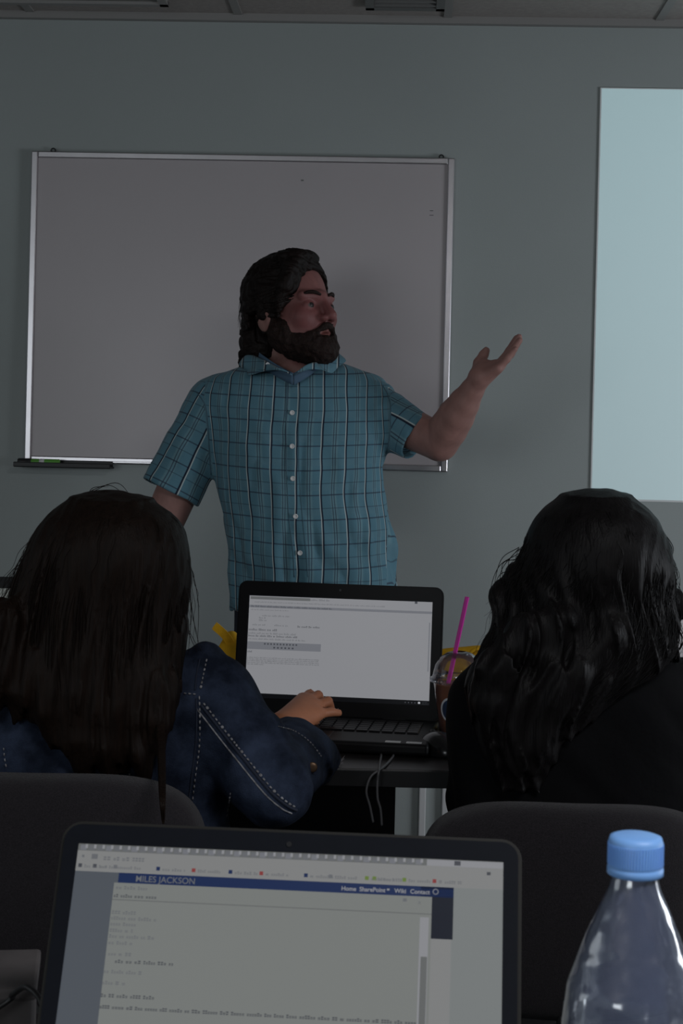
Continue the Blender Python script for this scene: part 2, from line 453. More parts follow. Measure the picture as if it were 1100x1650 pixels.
# projected picture: a plain white surface on the wall, lit by a projector above and behind the camera
xa, za = on_wall(967, 141, .006); xb, zb = on_wall(950.5, 806, .006); SL = (xa+xb)/2; SW = 1.75
ps = thing('projection_screen', 'bright pale blue projected rectangle on the wall at the right edge', 'projection screen', RM @ Vector((SL+SW/2, 0, zb)), YAW)
sh = .012
bm = NB(); slab(bm, [(-SW/2+ (xb-SL), 0), (SW/2, 0), (SW/2, za-zb), (-SW/2+(xa-SL), za-zb)], -.006, -.0005)
obj('lit_surface', bm, M['screenw'], ps)
pl = bpy.data.lights.new('projector_beam', 'SPOT'); pl.energy = 103; pl.spot_size = math.radians(70); pl.spot_blend = 0; pl.shadow_soft_size = .0
pl.color = (.54, .96, 1.03)
po = bpy.data.objects.new('projector_beam', pl); COL.objects.link(po)
src = RM @ Vector((SL+SW/2, -3.0, 2.42)); tgt = RM @ Vector((SL+SW/2, 0, 2.42)); po.location = src
po.rotation_euler = (tgt-src).to_track_quat('-Z', 'Y').to_euler()
pl.use_nodes = True; nt = pl.node_tree
em = nt.nodes['Emission']; tc = nt.nodes.new('ShaderNodeTexCoord'); sp = nt.nodes.new('ShaderNodeSeparateXYZ')
nt.links.new(tc.outputs['Normal'], sp.inputs[0])
def mth(nt, op, a, b=None, c=None):
    n = nt.nodes.new('ShaderNodeMath'); n.operation = op
    for i, x in enumerate((a, b, c)):
        if x is None: continue
        if isinstance(x, (int, float)): n.inputs[i].default_value = x
        else: nt.links.new(x, n.inputs[i])
    return n.outputs[0]
az = mth(nt, 'ABSOLUTE', sp.outputs[2]); gx = mth(nt, 'DIVIDE', sp.outputs[0], az); gy = mth(nt, 'DIVIDE', sp.outputs[1], az)
hw = SW/2/3.0; sgn = 1
gx = mth(nt, 'MULTIPLY', gx, sgn)
xa_, xb_ = (xa-SL-SW/2+.003)/2.997, (xb-SL-SW/2+.003)/2.997; ga, gb_ = (za-2.42)/2.997, (zb-2.42)/2.997
slp = (xa_-xb_)/(ga-gb_)
k1 = mth(nt, 'MULTIPLY', mth(nt, 'LESS_THAN', gx, hw), mth(nt, 'GREATER_THAN', gx, mth(nt, 'MULTIPLY_ADD', gy, slp, xb_-slp*gb_))); k2 = mth(nt, 'GREATER_THAN', gy, (zb-2.42)/3.0+.001); k3 = mth(nt, 'LESS_THAN', gy, (za-2.42)/3.0-.001)
nt.links.new(mth(nt, 'MULTIPLY', mth(nt, 'MULTIPLY', k1, k2), k3), em.inputs['Strength'])

# conduit on the low wall seen under the table
for px, nm in ((680, 'narrow white cable conduit on the wall under the table, near the dark panel'), (717, 'narrow white cable conduit on the wall under the table, next to the woman in black')):
    x, z = on_wall(px, 1300, .01)
    o = room('cable_conduit', B((x, -.009, .27), (.020, .018, .34), bevel=.003), M['whitep'], False)
    tag(o, nm, 'conduit')

# ------------------------------------------------------------------ tables
def table(name, label, x0, x1, y0, y1, legs, ztop=.74):
    t = thing(name, label, 'table', ((x0+x1)/2, (y0+y1)/2, 0))
    W = x1-x0; D = y1-y0
    obj('tabletop', B((0, 0, ztop-.014), (W, D, .028), bevel=.002), M['table'], t)
    obj('edge_band', B((0, -D/2-.0015, ztop-.015), (W, .004, .027), bevel=.001), M['tabedge'], t)
    for lx in legs:
        for s in (-1, 1):
            bm = NB(); tube(bm, [(lx, s*(D/2-.08), 0.012), (lx, s*(D/2-.08), ztop-.028)], .016, 12); l = obj('leg', bm, M['steel'], t, True)
            bm = NB(); tube(bm, [(lx, s*(D/2-.08), 0), (lx, s*(D/2-.08), .014)], .02, 12); obj('foot_cap', bm, M['blackp'], l, True)
        obj('brace', B((lx, 0, ztop-.045), (.03, D-.18, .03)), M['steel'], t)
    return t
table('training_table', 'long dark table with two seated women facing the front wall', -1.35, 1.75, 2.59, 3.22, (-1.2, .62, 1.6))
tb = table('desk_table', 'dark table in the foreground under the nearest laptop and bottle', -1.1, 1.2, .80, 1.515, (-1.0, 1.1), .72)
# underframe panel of front table (left part, dark)
bm = B((-.42, .17, .49), (1.35, .014, .40)); o = obj('modesty_panel', bm, M['tabedge'], bpy.data.objects['training_table'])
o.location = (-.335, .0, 0)

# ------------------------------------------------------------------ laptops
def text_mesh(bm, s, x, z, h, y, mi, M4=None, bold=0.):
    cu = bpy.data.curves.new('t', 'FONT'); cu.body = s; cu.size = h; cu.offset = bold; cu.fill_mode = 'FRONT'
    o = bpy.data.objects.new('t', cu); COL.objects.link(o)
    dg = bpy.context.evaluated_depsgraph_get(); me = bpy.data.meshes.new_from_object(o.evaluated_get(dg))
    bpy.data.objects.remove(o); n0 = len(bm.faces)
    for v in me.vertices: v.co = Vector((x+v.co.x, y, z+v.co.y))
    bm.from_mesh(me); bm.faces.ensure_lookup_table()
    for f in bm.faces[n0:]: f.material_index = mi
    bpy.data.meshes.remove(me)

def words_line(bm, x0, x1, z, h, y, mi, seed, dens=.72):
    r = random.Random(seed); x = x0
    while x < x1:
        w_ = min(h*r.uniform(1.2, 5.0), x1-x)
        if w_ > h*.5:
            n = max(1, int(w_/(h*.75)))
            for i in range(n):                      # letter-like strokes
                xx = x+w_*i/n; hh = h*r.choice((.62, .62, .95)); f = w_/n*dens
                quad(bm, xx, z, xx+f, z+hh*.35, y, mi); quad(bm, xx, z+hh*.6, xx+f, z+hh, y, mi)
        x += w_+h*.6
def quad(bm, x0, z0, x1, z1, y, mi):
    f = bm.faces.new([bm.verts.new(p) for p in ((x0, y, z0), (x1, y, z0), (x1, y, z1), (x0, y, z1))]); f.material_index = mi

def laptop(name, label, loc, yaw, recl, page, lidmat, W=.376, H=.246, SWd=.344, SHt=.194, D=.252, base_mats=None, foot=True, chin=.030, logo=None):
    """hinge at origin; base runs toward -y (the viewer), lid rises and reclines to +y"""
    t = thing(name, label, 'laptop', loc, yaw)
    bm = NB(); box(bm, (0, -D/2, .013), (W, D, .020), bevel=.006, seg=3)
    b = obj('base', bm, M['lapb'], t)
    for sx in (-1, 1):
        for y in (-.03, -D+.03): obj('rubber_foot', B((sx*(W/2-.04), y, .0018), (.03, .012, .0036)), M['blackp'], b)
    bm = NB(); r = random.Random(3)
    for row in range(6):
        z = -.045-row*.0185; n = 15 if row < 5 else 9; kw = (W-.05)/15
        xs = 0
        for k in range(15):
            if row == 5 and 4 <= k <= 8:
                if k == 4: box(bm, ((-W/2+.025)+kw*6.5, z, .0245), (kw*5-.003, .0145, .003), bevel=.0008, seg=1)
                continue
            box(bm, ((-W/2+.025)+kw*(k+.5), z, .0245), (kw-.003, .0155 if row else .010, .003), bevel=.0008, seg=1)
    obj('keyboard', bm, M['key'], b)
    obj('touchpad', B((-.03, -D+.055, .0232), (.10, .066, .0012), bevel=.0005), M['key'], b)
    for k in range(2): obj('sticker', B((W/2-.062+k*.036, -D+.014, .0234), (.026, .013, .0008)), M['paper'], b)
    # lid
    R = Matrix.Rotation(-recl, 4, 'X')
    bm = NB(); slab(bm, rrect(W, H, .016, 6, 0, H/2+.004), -.001, .008)
    bmesh.ops.bevel(bm, geom=[e for e in bm.edges if abs(e.verts[0].co.y-e.verts[1].co.y) < 1e-6 and e.verts[0].co.y > 0], offset=.003, segments=2, affect='EDGES')
    bm.transform(Matrix.Translation((0, 0, .016)) @ R)
    lo = obj('lid', bm, M['laprim'] if lidmat is M['lapg'] else lidmat, t)
    ML = Matrix.Translation((0, 0, .016)) @ R
    # bezel as a ring
    bm = NB(); zc = chin+SHt/2+.004
    o_ = rrect(W-.006, H-.006, .013, 6, 0, H/2+.004); i_ = rrect(SWd, SHt, .0006, 6, 0, zc)
    vo = [bm.verts.new((x, -.0045, z)) for x, z in o_]; vi = [bm.verts.new((x, -.0045, z)) for x, z in i_]
    vb = [bm.verts.new((x, -.001, z)) for x, z in o_]; vk = [bm.verts.new((x, -.0022, z)) for x, z in i_]
    n = len(o_)
    for k in range(n):
        j = (k+1) % n
        bm.faces.new((vo[k], vo[j], vi[j], vi[k])); bm.faces.new((vb[k], vb[j], vo[j], vo[k])); bm.faces.new((vi[k], vi[j], vk[j], vk[k]))
    bm.transform(ML); obj('bezel', bm, lidmat, lo)
    bm = NB(); page(bm, SWd, SHt, zc); bm.transform(ML)
    obj('display', bm, SCREEN, lo)
    bm = NB(); lathe(bm, [(.0022, -.0004), (.0022, .0004)], 16, M=Matrix.Rotation(PI/2, 4, 'X')); bm.transform(ML @ Matrix.Translation((0, -.0048, H-.008)))
    obj('webcam', bm, M['steel'], lo)
    if logo:
        bm = NB(); text_mesh(bm, logo, -.017, .013, .012, -.0049, 0, bold=.0004); bm.transform(ML); obj('logo', bm, M['alu'], lo)
    for s in (-1, 1):
        bm = NB(); tube(bm, [(s*.11-.02, .004, .020), (s*.11+.02, .004, .020)], .007, 12); obj('hinge', bm, M['blackp'], b)
    return t

SCREEN = [emis('page_grey', (129, 130, 134)), emis('page_margin', (112, 116, 116)), emis('toolbar_grey', (104, 106, 112)),
          emis('ink', (62, 64, 70)), emis('site_blue', (16, 34, 72)), emis('site_dark', (10, 16, 30)), emis('ink_soft', (94, 96, 100)),
          emis('taskbar', (6, 7, 10)), emis('red_icon', (120, 50, 50)), emis('green_icon', (90, 110, 50)), emis('dialog', (112, 115, 113)),
          emis('white', (168, 170, 176)), emis('scroll_bar', (92, 94, 94)), emis('blue_dark_bg', (20, 26, 60)), emis('dim', (84, 88, 86)), emis('left_margin_dimmed', (72, 77, 84)), emis('page_top', (120, 121, 121))]
def page_front(bm, W, H, zc):
    y = -.0023; L = -W/2; T = zc+H/2; Bz = zc-H/2
    quad(bm, L, Bz, -L, T, y, 7)                                  # taskbar dark beneath
    quad(bm, L+.002, Bz+.0085, -L-.001, T-.002, y-.0001, 0)
    y2 = y-.0002
    quad(bm, L+.004, T-.0085, L+.118, T-.0035, y2, 12)
    quad(bm, L+.002, T-.024, -L-.001, T-.0195, y2, 2)
    quad(bm, -L-.034, T-.006, -L-.029, T-.002, y2, 3)
    words_line(bm, L+.006, L+.155, T-.0075, .003, y2-.0001, 6, 1); words_line(bm, L+.012, L+.26, T-.0145, .002, y2, 6, 2)
    words_line(bm, L+.006, L+.16, T-.023, .003, y2-.0001, 3, 3); words_line(bm, L+.006, L+.08, T-.029, .002, y2, 6, 4)
    quad(bm, -L-.006, T-.04, -L-.004, T-.13, y2, 2)
    for k, (a, b) in enumerate(((.018, .08), (.012, .035), (.012, .038))): words_line(bm, L+a+.01, L+b, T-.040-k*.0045, .0028, y2, 6, 10+k)
    for a, b in ((.010, .035), (.052, .078)): words_line(bm, L+a, L+b, T-.0575, .0028, y2, 6, int(a*1e3))
    words_line(bm, L+.096, L+.142, T-.0585, .0032, y2, 3, 21)
    words_line(bm, L+.003, L+.058, T-.067, .0036, y2, 3, 22); words_line(bm, L+.003, L+.094, T-.0735, .003, y2, 6, 23)
    words_line(bm, L+.003, L+.097, T-.0785, .0032, y2, 3, 24); words_line(bm, L+.003, L+.112, T-.084, .0026, y2, 6, 25)
    quad(bm, L+.002, T-.102, L+.142, T-.088, y2, 2)
    for k in range(11): quad(bm, L+.034+k*.006, T-.093, L+.037+k*.006, T-.090, y2-.0001, 3)
    for k in range(6): quad(bm, L+.052+k*.007, T-.0995, L+.0555+k*.007, T-.0965, y2-.0001, 3)
    words_line(bm, L+.003, L+.012, T-.108, .0028, y2, 3, 30)
    for k in range(5): words_line(bm, L+.003, L+(.14 if k < 4 else .036), T-.1185-k*.0031, .002, y2, 6, 31+k, .85)
    for k, x in enumerate((-.046, -.040, -.034, -.028)): quad(bm, -L+x, Bz+.003, -L+x+.002, Bz+.005, y2, 3)
    quad(bm, -L-.0215, Bz+.0025, -L-.0175, Bz+.006, y2, 11)
    words_line(bm, -L-.014, -L-.003, Bz+.005, .0015, y2, 3, 41); words_line(bm, -L-.014, -L-.002, Bz+.002, .0015, y2, 3, 42)
    quad(bm, L+.001, Bz+.002, L+.004, Bz+.005, y2, 11)
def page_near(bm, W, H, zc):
    y = -.0023; L = -W/2; T = zc+H/2; Bz = zc-H/2; s = W/690.
    X = lambda p: L+p*s
    Z = lambda p: T-p*s
    q = lambda a, b, c, d, m, k=1: quad(bm, X(a), Z(d), X(c), Z(b), y-.0001*k, m)
    quad(bm, L, Bz, -L, T, y, 1)
    q(0, 0, 690, 11, 12)
    for k in range(40):
        q(4+k*14, 2, 14+k*14, 10, 6 if k % 3 else 2, 2)
        q(12+k*14, 1, 16+k*14, 7, 0, 3)
    q(568, 1, 690, 11, 0, 2); q(612, 2, 622, 9, 3, 3)
    q(0, 11, 690, 27, 16); q(0, 27, 690, 44, 16, 1)
    words_line(bm, X(44), X(112), Z(25), 6*s, y-.0003, 6, 51); q(8, 18, 12, 22, 6, 3); q(24, 16, 34, 24, 6, 3); q(664, 17, 670, 22, 3, 3)
    for k, x in enumerate((4, 28, 62, 132, 190, 250, 300, 372, 412, 470, 482, 530, 578)):
        q(x, 32, x+6, 38, (3, 3, 6, 4, 8, 4, 8, 4, 6, 9, 9, 9, 8)[k], 3)
        words_line(bm, X(x+10), X(min(x+48, 625)), Z(38), 4.5*s, y-.0003, 6, 60+k)
    # page: blue banner, dark corner, pale column, dialog
    q(72, 44, 610, 406, 16, 1); q(72, 44, 612, 60, 4, 2); q(560, 44, 612, 124, 5, 2)
    q(0, 44, 72, 406, 15, 1)  # blue-grey margin, with the screen's off-angle dimming put into its colour
    text_mesh(bm, 'MILES JACKSON', X(100), Z(57), 11*s*1.25, y-.0004, 6, bold=.00005)
    for tx, x in (('Home', 433), ('SharePoint', 462), ('Wiki', 518), ('Contact', 543), ):
        text_mesh(bm, tx, X(x), Z(56), 9.5*s, y-.0004, 0, bold=.0001)
    q(506, 50, 510, 53, 0, 3)
    ring = [(X(583)+4*s*math.cos(a), Z(52)+4*s*math.sin(a)) for a in np.linspace(0, 2*PI, 13)]
    for (a0, b0), (a1, b1) in zip(ring, ring[1:]): quad(bm, a0-.3*s, b0-.3*s, a0+1.2*s, b0+1.2*s, y-.0004, 0)
    q(66, 60, 578, 406, 10, 3)
    q(66, 86, 578, 87.5, 12, 4)
    q(560, 92, 574, 406, 0, 4); q(563, 152, 573, 406, 12, 5)
    text_mesh(bm, 'x', X(556), Z(72), 10*s, y-.0006, 6); q(532, 64, 538, 69, 6, 5)
    rows = [(68, 66, 60), (68, 80, 118), (0, 0, 0)]
    for k, (a, z, b) in enumerate(((70, 70, 122), (68, 83, 142), (68, 109, 112), (68, 118, 142), (68, 127, 110), (68, 137, 106), (68, 146, 144), (68, 156, 108),
                                   (70, 173, 108), (82, 184, 176), (66, 200, 128), (66, 217, 104), (66, 236, 152))):
        words_line(bm, X(a), X(b), Z(z), 5.2*s, y-.0006, 3 if k in (1, 9, 12) else 6, 90+k)
    words_line(bm, X(66), X(560), Z(253), 5.2*s, y-.0006, 3, 120, .8)
def page_white(bm, W, H, zc):
    quad(bm, -W/2, zc-H/2, W/2, zc+H/2, -.0023, 0); quad(bm, -W/2+.002, zc+H/2-.012, W/2-.002, zc+H/2-.003, -.0024, 11)
    for k in range(14): words_line(bm, -W/2+.02, W/2-.08, zc+H/2-.03-k*.009, .003, -.0024, 6, 200+k)
def page_dim(bm, W, H, zc):
    quad(bm, -W/2, zc-H/2, W/2, zc+H/2, -.0023, 14)
    for k in range(14): words_line(bm, -W/2+.02, W/2-.08, zc+H/2-.03-k*.009, .003, -.0024, 3, 200+k)

h0 = P(540, 1150, 2.95)
laptop('laptop', 'open black laptop with white web page under the denim-jacketed woman\'s hand', (h0.x, 2.95, .74), math.radians(-8), math.radians(8), page_front, M['lapb'], W=.388, H=.248, SWd=.349, SHt=.192, D=.240, logo='DELL')
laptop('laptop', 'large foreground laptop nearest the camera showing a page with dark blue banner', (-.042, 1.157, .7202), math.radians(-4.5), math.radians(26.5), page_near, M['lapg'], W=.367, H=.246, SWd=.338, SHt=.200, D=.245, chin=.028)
rl = P(1160, 1150, 2.95)
laptop('laptop', 'black laptop mostly hidden behind the black-haired woman at the right edge', (rl.x, 3.02, .74), math.radians(-3), math.radians(10), page_white, M['lapb'], H=.238, SHt=.188)
ll = P(-95, 1150, 2.95)
laptop('laptop', 'black laptop half out of frame beyond the denim-jacketed woman\'s hair at left', (ll.x, 2.95, .74), math.radians(4), math.radians(8), page_dim, M['lapb'])

# ------------------------------------------------------------------ chairs
def chair(label, x, y, rot=0., W=.46, top=.80, bot=.475, arm=True):
    t = thing('office_chair', label, 'chair', (x, y, 0), rot, 'grey fabric office chairs at the front table')
    H = top-bot; r = .11
    # back cushion: curved padded panel
    nx, nz = 36, 26; bm = NB(); grid = {}
    for side in (0, 1):
        for i in range(nx+1):
            for j in range(nz+1):
                u = i/nx*2-1; v = j/nz*2-1
                # superellipse outline
                k = (abs(u)**4.2+abs(v)**3.2)
                mx = max(abs(u), abs(v)); 
                if mx > 0: sc_ = mx/(abs(u)**3.6+abs(v)**3.6)**(1/3.6)
                else: sc_ = 1
                uu, vv = u*sc_, v*sc_
                th = .030*(max(0, 1-(mx)**5))**.5
                X_ = uu*W/2; Z_ = bot+H/2+vv*H/2
                curve = .055*uu*uu+.02*(vv)**2*(1 if vv > 0 else .3)
                Y_ = curve+(-th if side == 0 else th)
                if mx >= .999 and side == 1: grid[(1, i, j)] = grid[(0, i, j)]; continue
                grid[(side, i, j)] = bm.verts.new((X_, Y_, Z_))
        for i in range(nx):
            for j in range(nz):
                q = [grid[(side, i, j)], grid[(side, i+1, j)], grid[(side, i+1, j+1)], grid[(side, i, j+1)]]
                if len(set(q)) == 4:
                    try: bm.faces.new(q if side == 0 else q[::-1])
                    except ValueError: pass
    obj('backrest', bm, M['chairf'], t, True)
    bm = NB(); box(bm, (0, .30, .385), (.47, .44, .075), bevel=.034, seg=4); obj('seat', bm, M['chairf'], t, True)
    bm = NB(); tube(bm, catmull([(0, .01, bot+.05), (0, -.005, bot-.01), (0, -.0, .42), (0, .08, .34), (0, .25, .34)], 6), .022, 10); obj('back_bracket', bm, M['chairp'], t, True)
    bm = NB(); tube(bm, [(0, .27, .35), (0, .27, .10)], .025, 16); obj('gas_lift', bm, M['steel'], t, True)
    for k in range(5):
        a = 2*PI*k/5+.3; ex = .29*math.cos(a); ey = .27+.29*math.sin(a)
        bm = NB(); tube(bm, [(0, .27, .12), (ex*.5, .27+(ey-.27)*.5, .105), (ex, ey, .075)], [.026, .022, .016], 10); l = obj('base_spoke', bm, M['chairp'], t, True)
        bm = NB(); lathe(bm, [(.018, -.02), (.0275, -.016), (.0275, .016), (.018, .02)], 18, M=Matrix.Rotation(a, 4, 'Z') @ Matrix.Rotation(PI/2, 4, 'X')); bm.transform(Matrix.Translation((ex, ey, .029))); obj('caster', bm, M['blackp'], l, True)
    if arm:
        for s in (-1, 1):
            bm = NB(); tube(bm, catmull([(s*.22, .28, .36), (s*.285, .28, .39), (s*.29, .27, .60), (s*.285, .27, .63)], 6), .014, 10); a_ = obj('armrest', bm, M['chairp'], t, True)
            bm = NB(); box(bm, (s*.285, .27, .640), (.065, .24, .025), bevel=.011, seg=3); obj('arm_pad', bm, M['chairp'], a_, True)
    return t
cl = P(90, 1250, 2.14); cr = P(928, 1297, 2.14)
chair('grey fabric office chair behind the woman in the denim jacket', cl.x-.03, 2.14, .03, W=.47, top=.812, bot=.49)
chair('grey fabric office chair behind the woman in the black top', cr.x, 2.13, -.02, W=.42, top=cr.z, bot=.50)

# ------------------------------------------------------------------ people: shared pieces
M['skin'] = mat('skin', (.34, .17, .125), .55, spec=.35, var=.06, vscale=40, bump=.12, bscale=300)
M['skinw'] = mat('skin_warm', (.44, .17, .085), .55, spec=.35, var=.06, vscale=40, bump=.12, bscale=300)
M['lip'] = mat('lip', (.26, .08, .07), .45)
M['hairb'] = mat('hair_dark_brown', (.0085, .0045, .0035), .6, spec=.2, var=.35, vscale=60, bump=.7, bscale=90, stretch=(3, 3, .3))
M['beard'] = mat('beard_brown', (.017, .008, .006), .7, spec=.25, var=.35, vscale=150, bump=1., bscale=260)
M['hairl'] = mat('hair_long_brown', (.0095, .0050, .0032), .55, spec=.13, var=.3, vscale=60, bump=.6, bscale=110, stretch=(3, 3, .18))
M['hairk'] = mat('hair_black', (.0062, .0052, .0054), .5, spec=.14, var=.25, vscale=60, bump=.6, bscale=110, stretch=(3, 3, .18))
M['eyew'] = mat('eye_white', (.12, .10, .09), .6)
M['iris'] = mat('iris_dark', (.012, .009, .008), .5)
M['jeans'] = mat('dark_trousers', (.012, .016, .03), .85, bump=.5, bscale=400)
M['blackt'] = mat('black_cotton', (.0042, .0042, .005), .85, spec=.12, var=.15, vscale=15, bump=.4, bscale=60)
M['shoe'] = mat('shoe_leather', (.012, .010, .009), .5)
M['thread'] = mat('pale_thread', (.24, .235, .25), .8, var=.6, vscale=160)
M['seamd'] = mat('dark_seam', (.018, .024, .045), .9)
M['metalb'] = mat('copper_button', (.25, .16, .10), .4, metal=.8)

def denim():
    m = mat('washed_denim', (.05, .085, .17), .85, spec=.2, bump=.5, bscale=500)
    nt = m.node_tree; b = nt.nodes['Principled BSDF']
    tc = nt.nodes.new('ShaderNodeTexCoord')
    n = nt.nodes.new('ShaderNodeTexNoise'); n.inputs['Scale'].default_value = 11; n.inputs['Detail'].default_value = 7; n.inputs['Roughness'].default_value = .65
    nt.links.new(tc.outputs['Object'], n.inputs[0])
    r = nt.nodes.new('ShaderNodeValToRGB'); e = r.color_ramp.elements
    e[0].position = .40; e[0].color = (.006, .010, .022, 1); e[1].position = .68; e[1].color = (.040, .056, .100, 1)
    nt.links.new(n.outputs[0], r.inputs[0]); nt.links.new(r.outputs[0], b.inputs['Base Color']); return m
M['denim'] = denim()

def plaid():
    m = mat('plaid_cotton', (.2, .35, .4), .85, spec=.2, bump=.25, bscale=350, sheen=.1)
    nt = m.node_tree; b = nt.nodes['Principled BSDF']
    at = nt.nodes.new('ShaderNodeAttribute'); at.attribute_name = 'plaid'
    sp = nt.nodes.new('ShaderNodeSeparateXYZ'); nt.links.new(at.outputs['Vector'], sp.inputs[0])
    u, v = sp.outputs[0], sp.outputs[1]
    def line(c, per, pos, wd, soft=.35):
        x = mth(nt, 'SUBTRACT', c, pos); x = mth(nt, 'DIVIDE', x, per); x = mth(nt, 'FRACT', mth(nt, 'ADD', x, .5)); x = mth(nt, 'SUBTRACT', x, .5)
        x = mth(nt, 'ABSOLUTE', x); x = mth(nt, 'MULTIPLY', x, per)
        r = nt.nodes.new('ShaderNodeMapRange'); nt.links.new(x, r.inputs[0]); r.inputs[1].default_value = wd*(1+soft); r.inputs[2].default_value = wd*(1-soft)
        return r.outputs[0]
    def mix(a, bcol, f):
        n = nt.nodes.new('ShaderNodeMix'); n.data_type = 'RGBA'
        nt.links.new(f, n.inputs[0]); nt.links.new(a, n.inputs[6]); n.inputs[7].default_value = (*bcol, 1); return n.outputs[2]
    rgb = nt.nodes.new('ShaderNodeRGB'); rgb.outputs[0].default_value = (.108, .236, .302, 1); c = rgb.outputs[0]
    Pd = .0600
    def fade(f, k): return mth(nt, 'MULTIPLY', f, k)
    c = mix(c, (.19, .33, .37), fade(line(u, Pd, .030, .008, .15), .55))
    c = mix(c, (.13, .25, .31), fade(line(v, Pd, .018, .007, .15), .5))
    c = mix(c, (.045, .075, .11), fade(line(v, Pd, .028, .0010), .65))
    c = mix(c, (.035, .05, .085), fade(line(v, Pd, 0, .0016), .8))
    for q in (.026, .032): c = mix(c, (.035, .045, .08), fade(line(u, Pd, q, .0011), .75))
    c = mix(c, (.62, .68, .66), fade(line(u, Pd, -.0028, .0014), .75))
    c = mix(c, (.010, .012, .03), fade(line(u, Pd, 0, .0019), .95))
    nt.links.new(c, b.inputs['Base Color']); return m
M['plaid'] = plaid()
M['plaidin'] = mat('shirt_inner_band', (.07, .13, .20), .85)

def head_fn(C, fwd_ang, s=1., pitch=0., face=True):
    """returns sdf and world->local map; local x right of the person, y forward, z up"""
    f = V3(math.sin(fwd_ang), -math.cos(fwd_ang), 0); r = V3(f[1], -f[0], 0)
    f2 = f*math.cos(pitch)+V3(0, 0, 1)*math.sin(pitch); u2 = -f*math.sin(pitch)+V3(0, 0, 1)*math.cos(pitch)
    R = np.stack([r, f2, u2], 1); C = npv(C)
    L = lambda p: ((p-C)@R)/s
    W = lambda q: C+(R@np.array(q, float))*s
    parts = [ell((0, -.015, .035), (.077, .098, .090)),
             (ell((0, .028, -.030), (.064, .070, .088)), .02), (ell((0, .034, -.078), (.056, .054, .038)), .02),
             (ell((0, .078, -.100), (.024, .018, .018)), .015)]
    for sx in (-1, 1):
        parts += [(ell((sx*.038, .060, -.026), (.026, .028, .026)), .012), (ell((sx*.060, .012, -.062), (.016, .030, .034)), .02)]
    if face:
        parts += [(cone((-.045, .076, .019), (0, .088, .017), .010, .013), .01), (cone((.045, .076, .019), (0, .088, .017), .010, .013), .01)]
    base = U(*parts)
    nose = U(cone((0, .093, .010), (0, .117, -.030), .0075, .0115), (ell((.013, .104, -.035), (.009, .012, .008)), .004), (ell((-.013, .104, -.035), (.009, .012, .008)), .004))
    ears = [(ell((sx*.081, -.012, -.018), (.009, .021, .031)), .006) for sx in (-1, 1)]
    sock = [ell((sx*.032, .099, -.002), (.019, .016, .012)) for sx in (-1, 1)]
    lidb = [ell((sx*.032, .0775, -.003), (.0155, .0135, .0135)) for sx in (-1, 1)]
    lips = U(cone((-.022, .083, -.066), (0, .0955, -.061), .004, .006), (cone((.022, .083, -.066), (0, .0955, -.061), .004, .006), .004),
             (cone((-.019, .082, -.071), (0, .0945, -.074), .004, .007), .004), (cone((.019, .082, -.071), (0, .0945, -.074), .004, .007), .004))
    mouth = ell((0, .098, -.0675), (.017, .012, .0026))
    def fn(p):
        q = L(p); d = base(q)
        if face:
            for g in sock: d = smax(d, -g(q), .008)
            for g in lidb: d = smin(d, g(q), .003)
            d = smin(d, nose(q), .008); d = smin(d, lips(q), .004); d = smax(d, -mouth(q), .002)
        for g, k in ears: d = smin(d, g(q), k)
        if face:
            for sx in (-1, 1): d = smax(d, -ell((sx*.094, -.009, -.016), (.010, .011, .018))(q), .003)
        return d*s
    return fn, L, W
def strands(name, curves, m, parent, n=3):
    bm = NB()
    for pts, r in curves:
        k = len(pts); tube(bm, pts, [r*(1-.75*(i/(k-1))**2)+.00012 for i in range(k)], n, caps=False)
    return obj(name, bm, m, parent, True, True)

# ------------------------------------------------------------------ the presenter
DM = 4.05
def prow(y, xl, xr, d, b, cyo=0.):
    a = P(xl, y, d); c = P(xr, y, d); return ((a.z+c.z)/2, (a.x+c.x)/2, d+cyo, (c.x-a.x)/2, b)
man = thing('person', 'standing man with beard and blue plaid short-sleeved shirt, arm raised toward the projection', 'person', (P(506, 1000, DM).x, DM, 0))
HC = P(472, 503, 4.0)
headf, HL, HW = head_fn(HC, math.radians(47), 1.12, math.radians(9))
shirt_rows = [prow(572, 455, 520, DM, .045), prow(584, 418, 552, DM, .07), prow(596, 378, 592, DM, .09), prow(612, 338, 616, DM, .105), prow(640, 318, 628, DM, .12),
              prow(700, 328, 628, DM, .14, -.01), prow(750, 344, 617, DM, .155, -.02), prow(800, 352, 621, DM, .165, -.025), prow(850, 363, 632, DM, .17, -.03),
              prow(900, 368, 637, DM, .17, -.03), prow(940, 371, 640, DM, .165, -.02), prow(984, 371, 643, DM, .165, -.02)]
torso = loft(shirt_rows, 2.3)
# his right arm (left in photo)
RS = P(348, 652, DM); RC = P(274, 794, DM-.03); RE = P(254, 862, DM-.04); RWr = P(232, 1010, DM-.12)
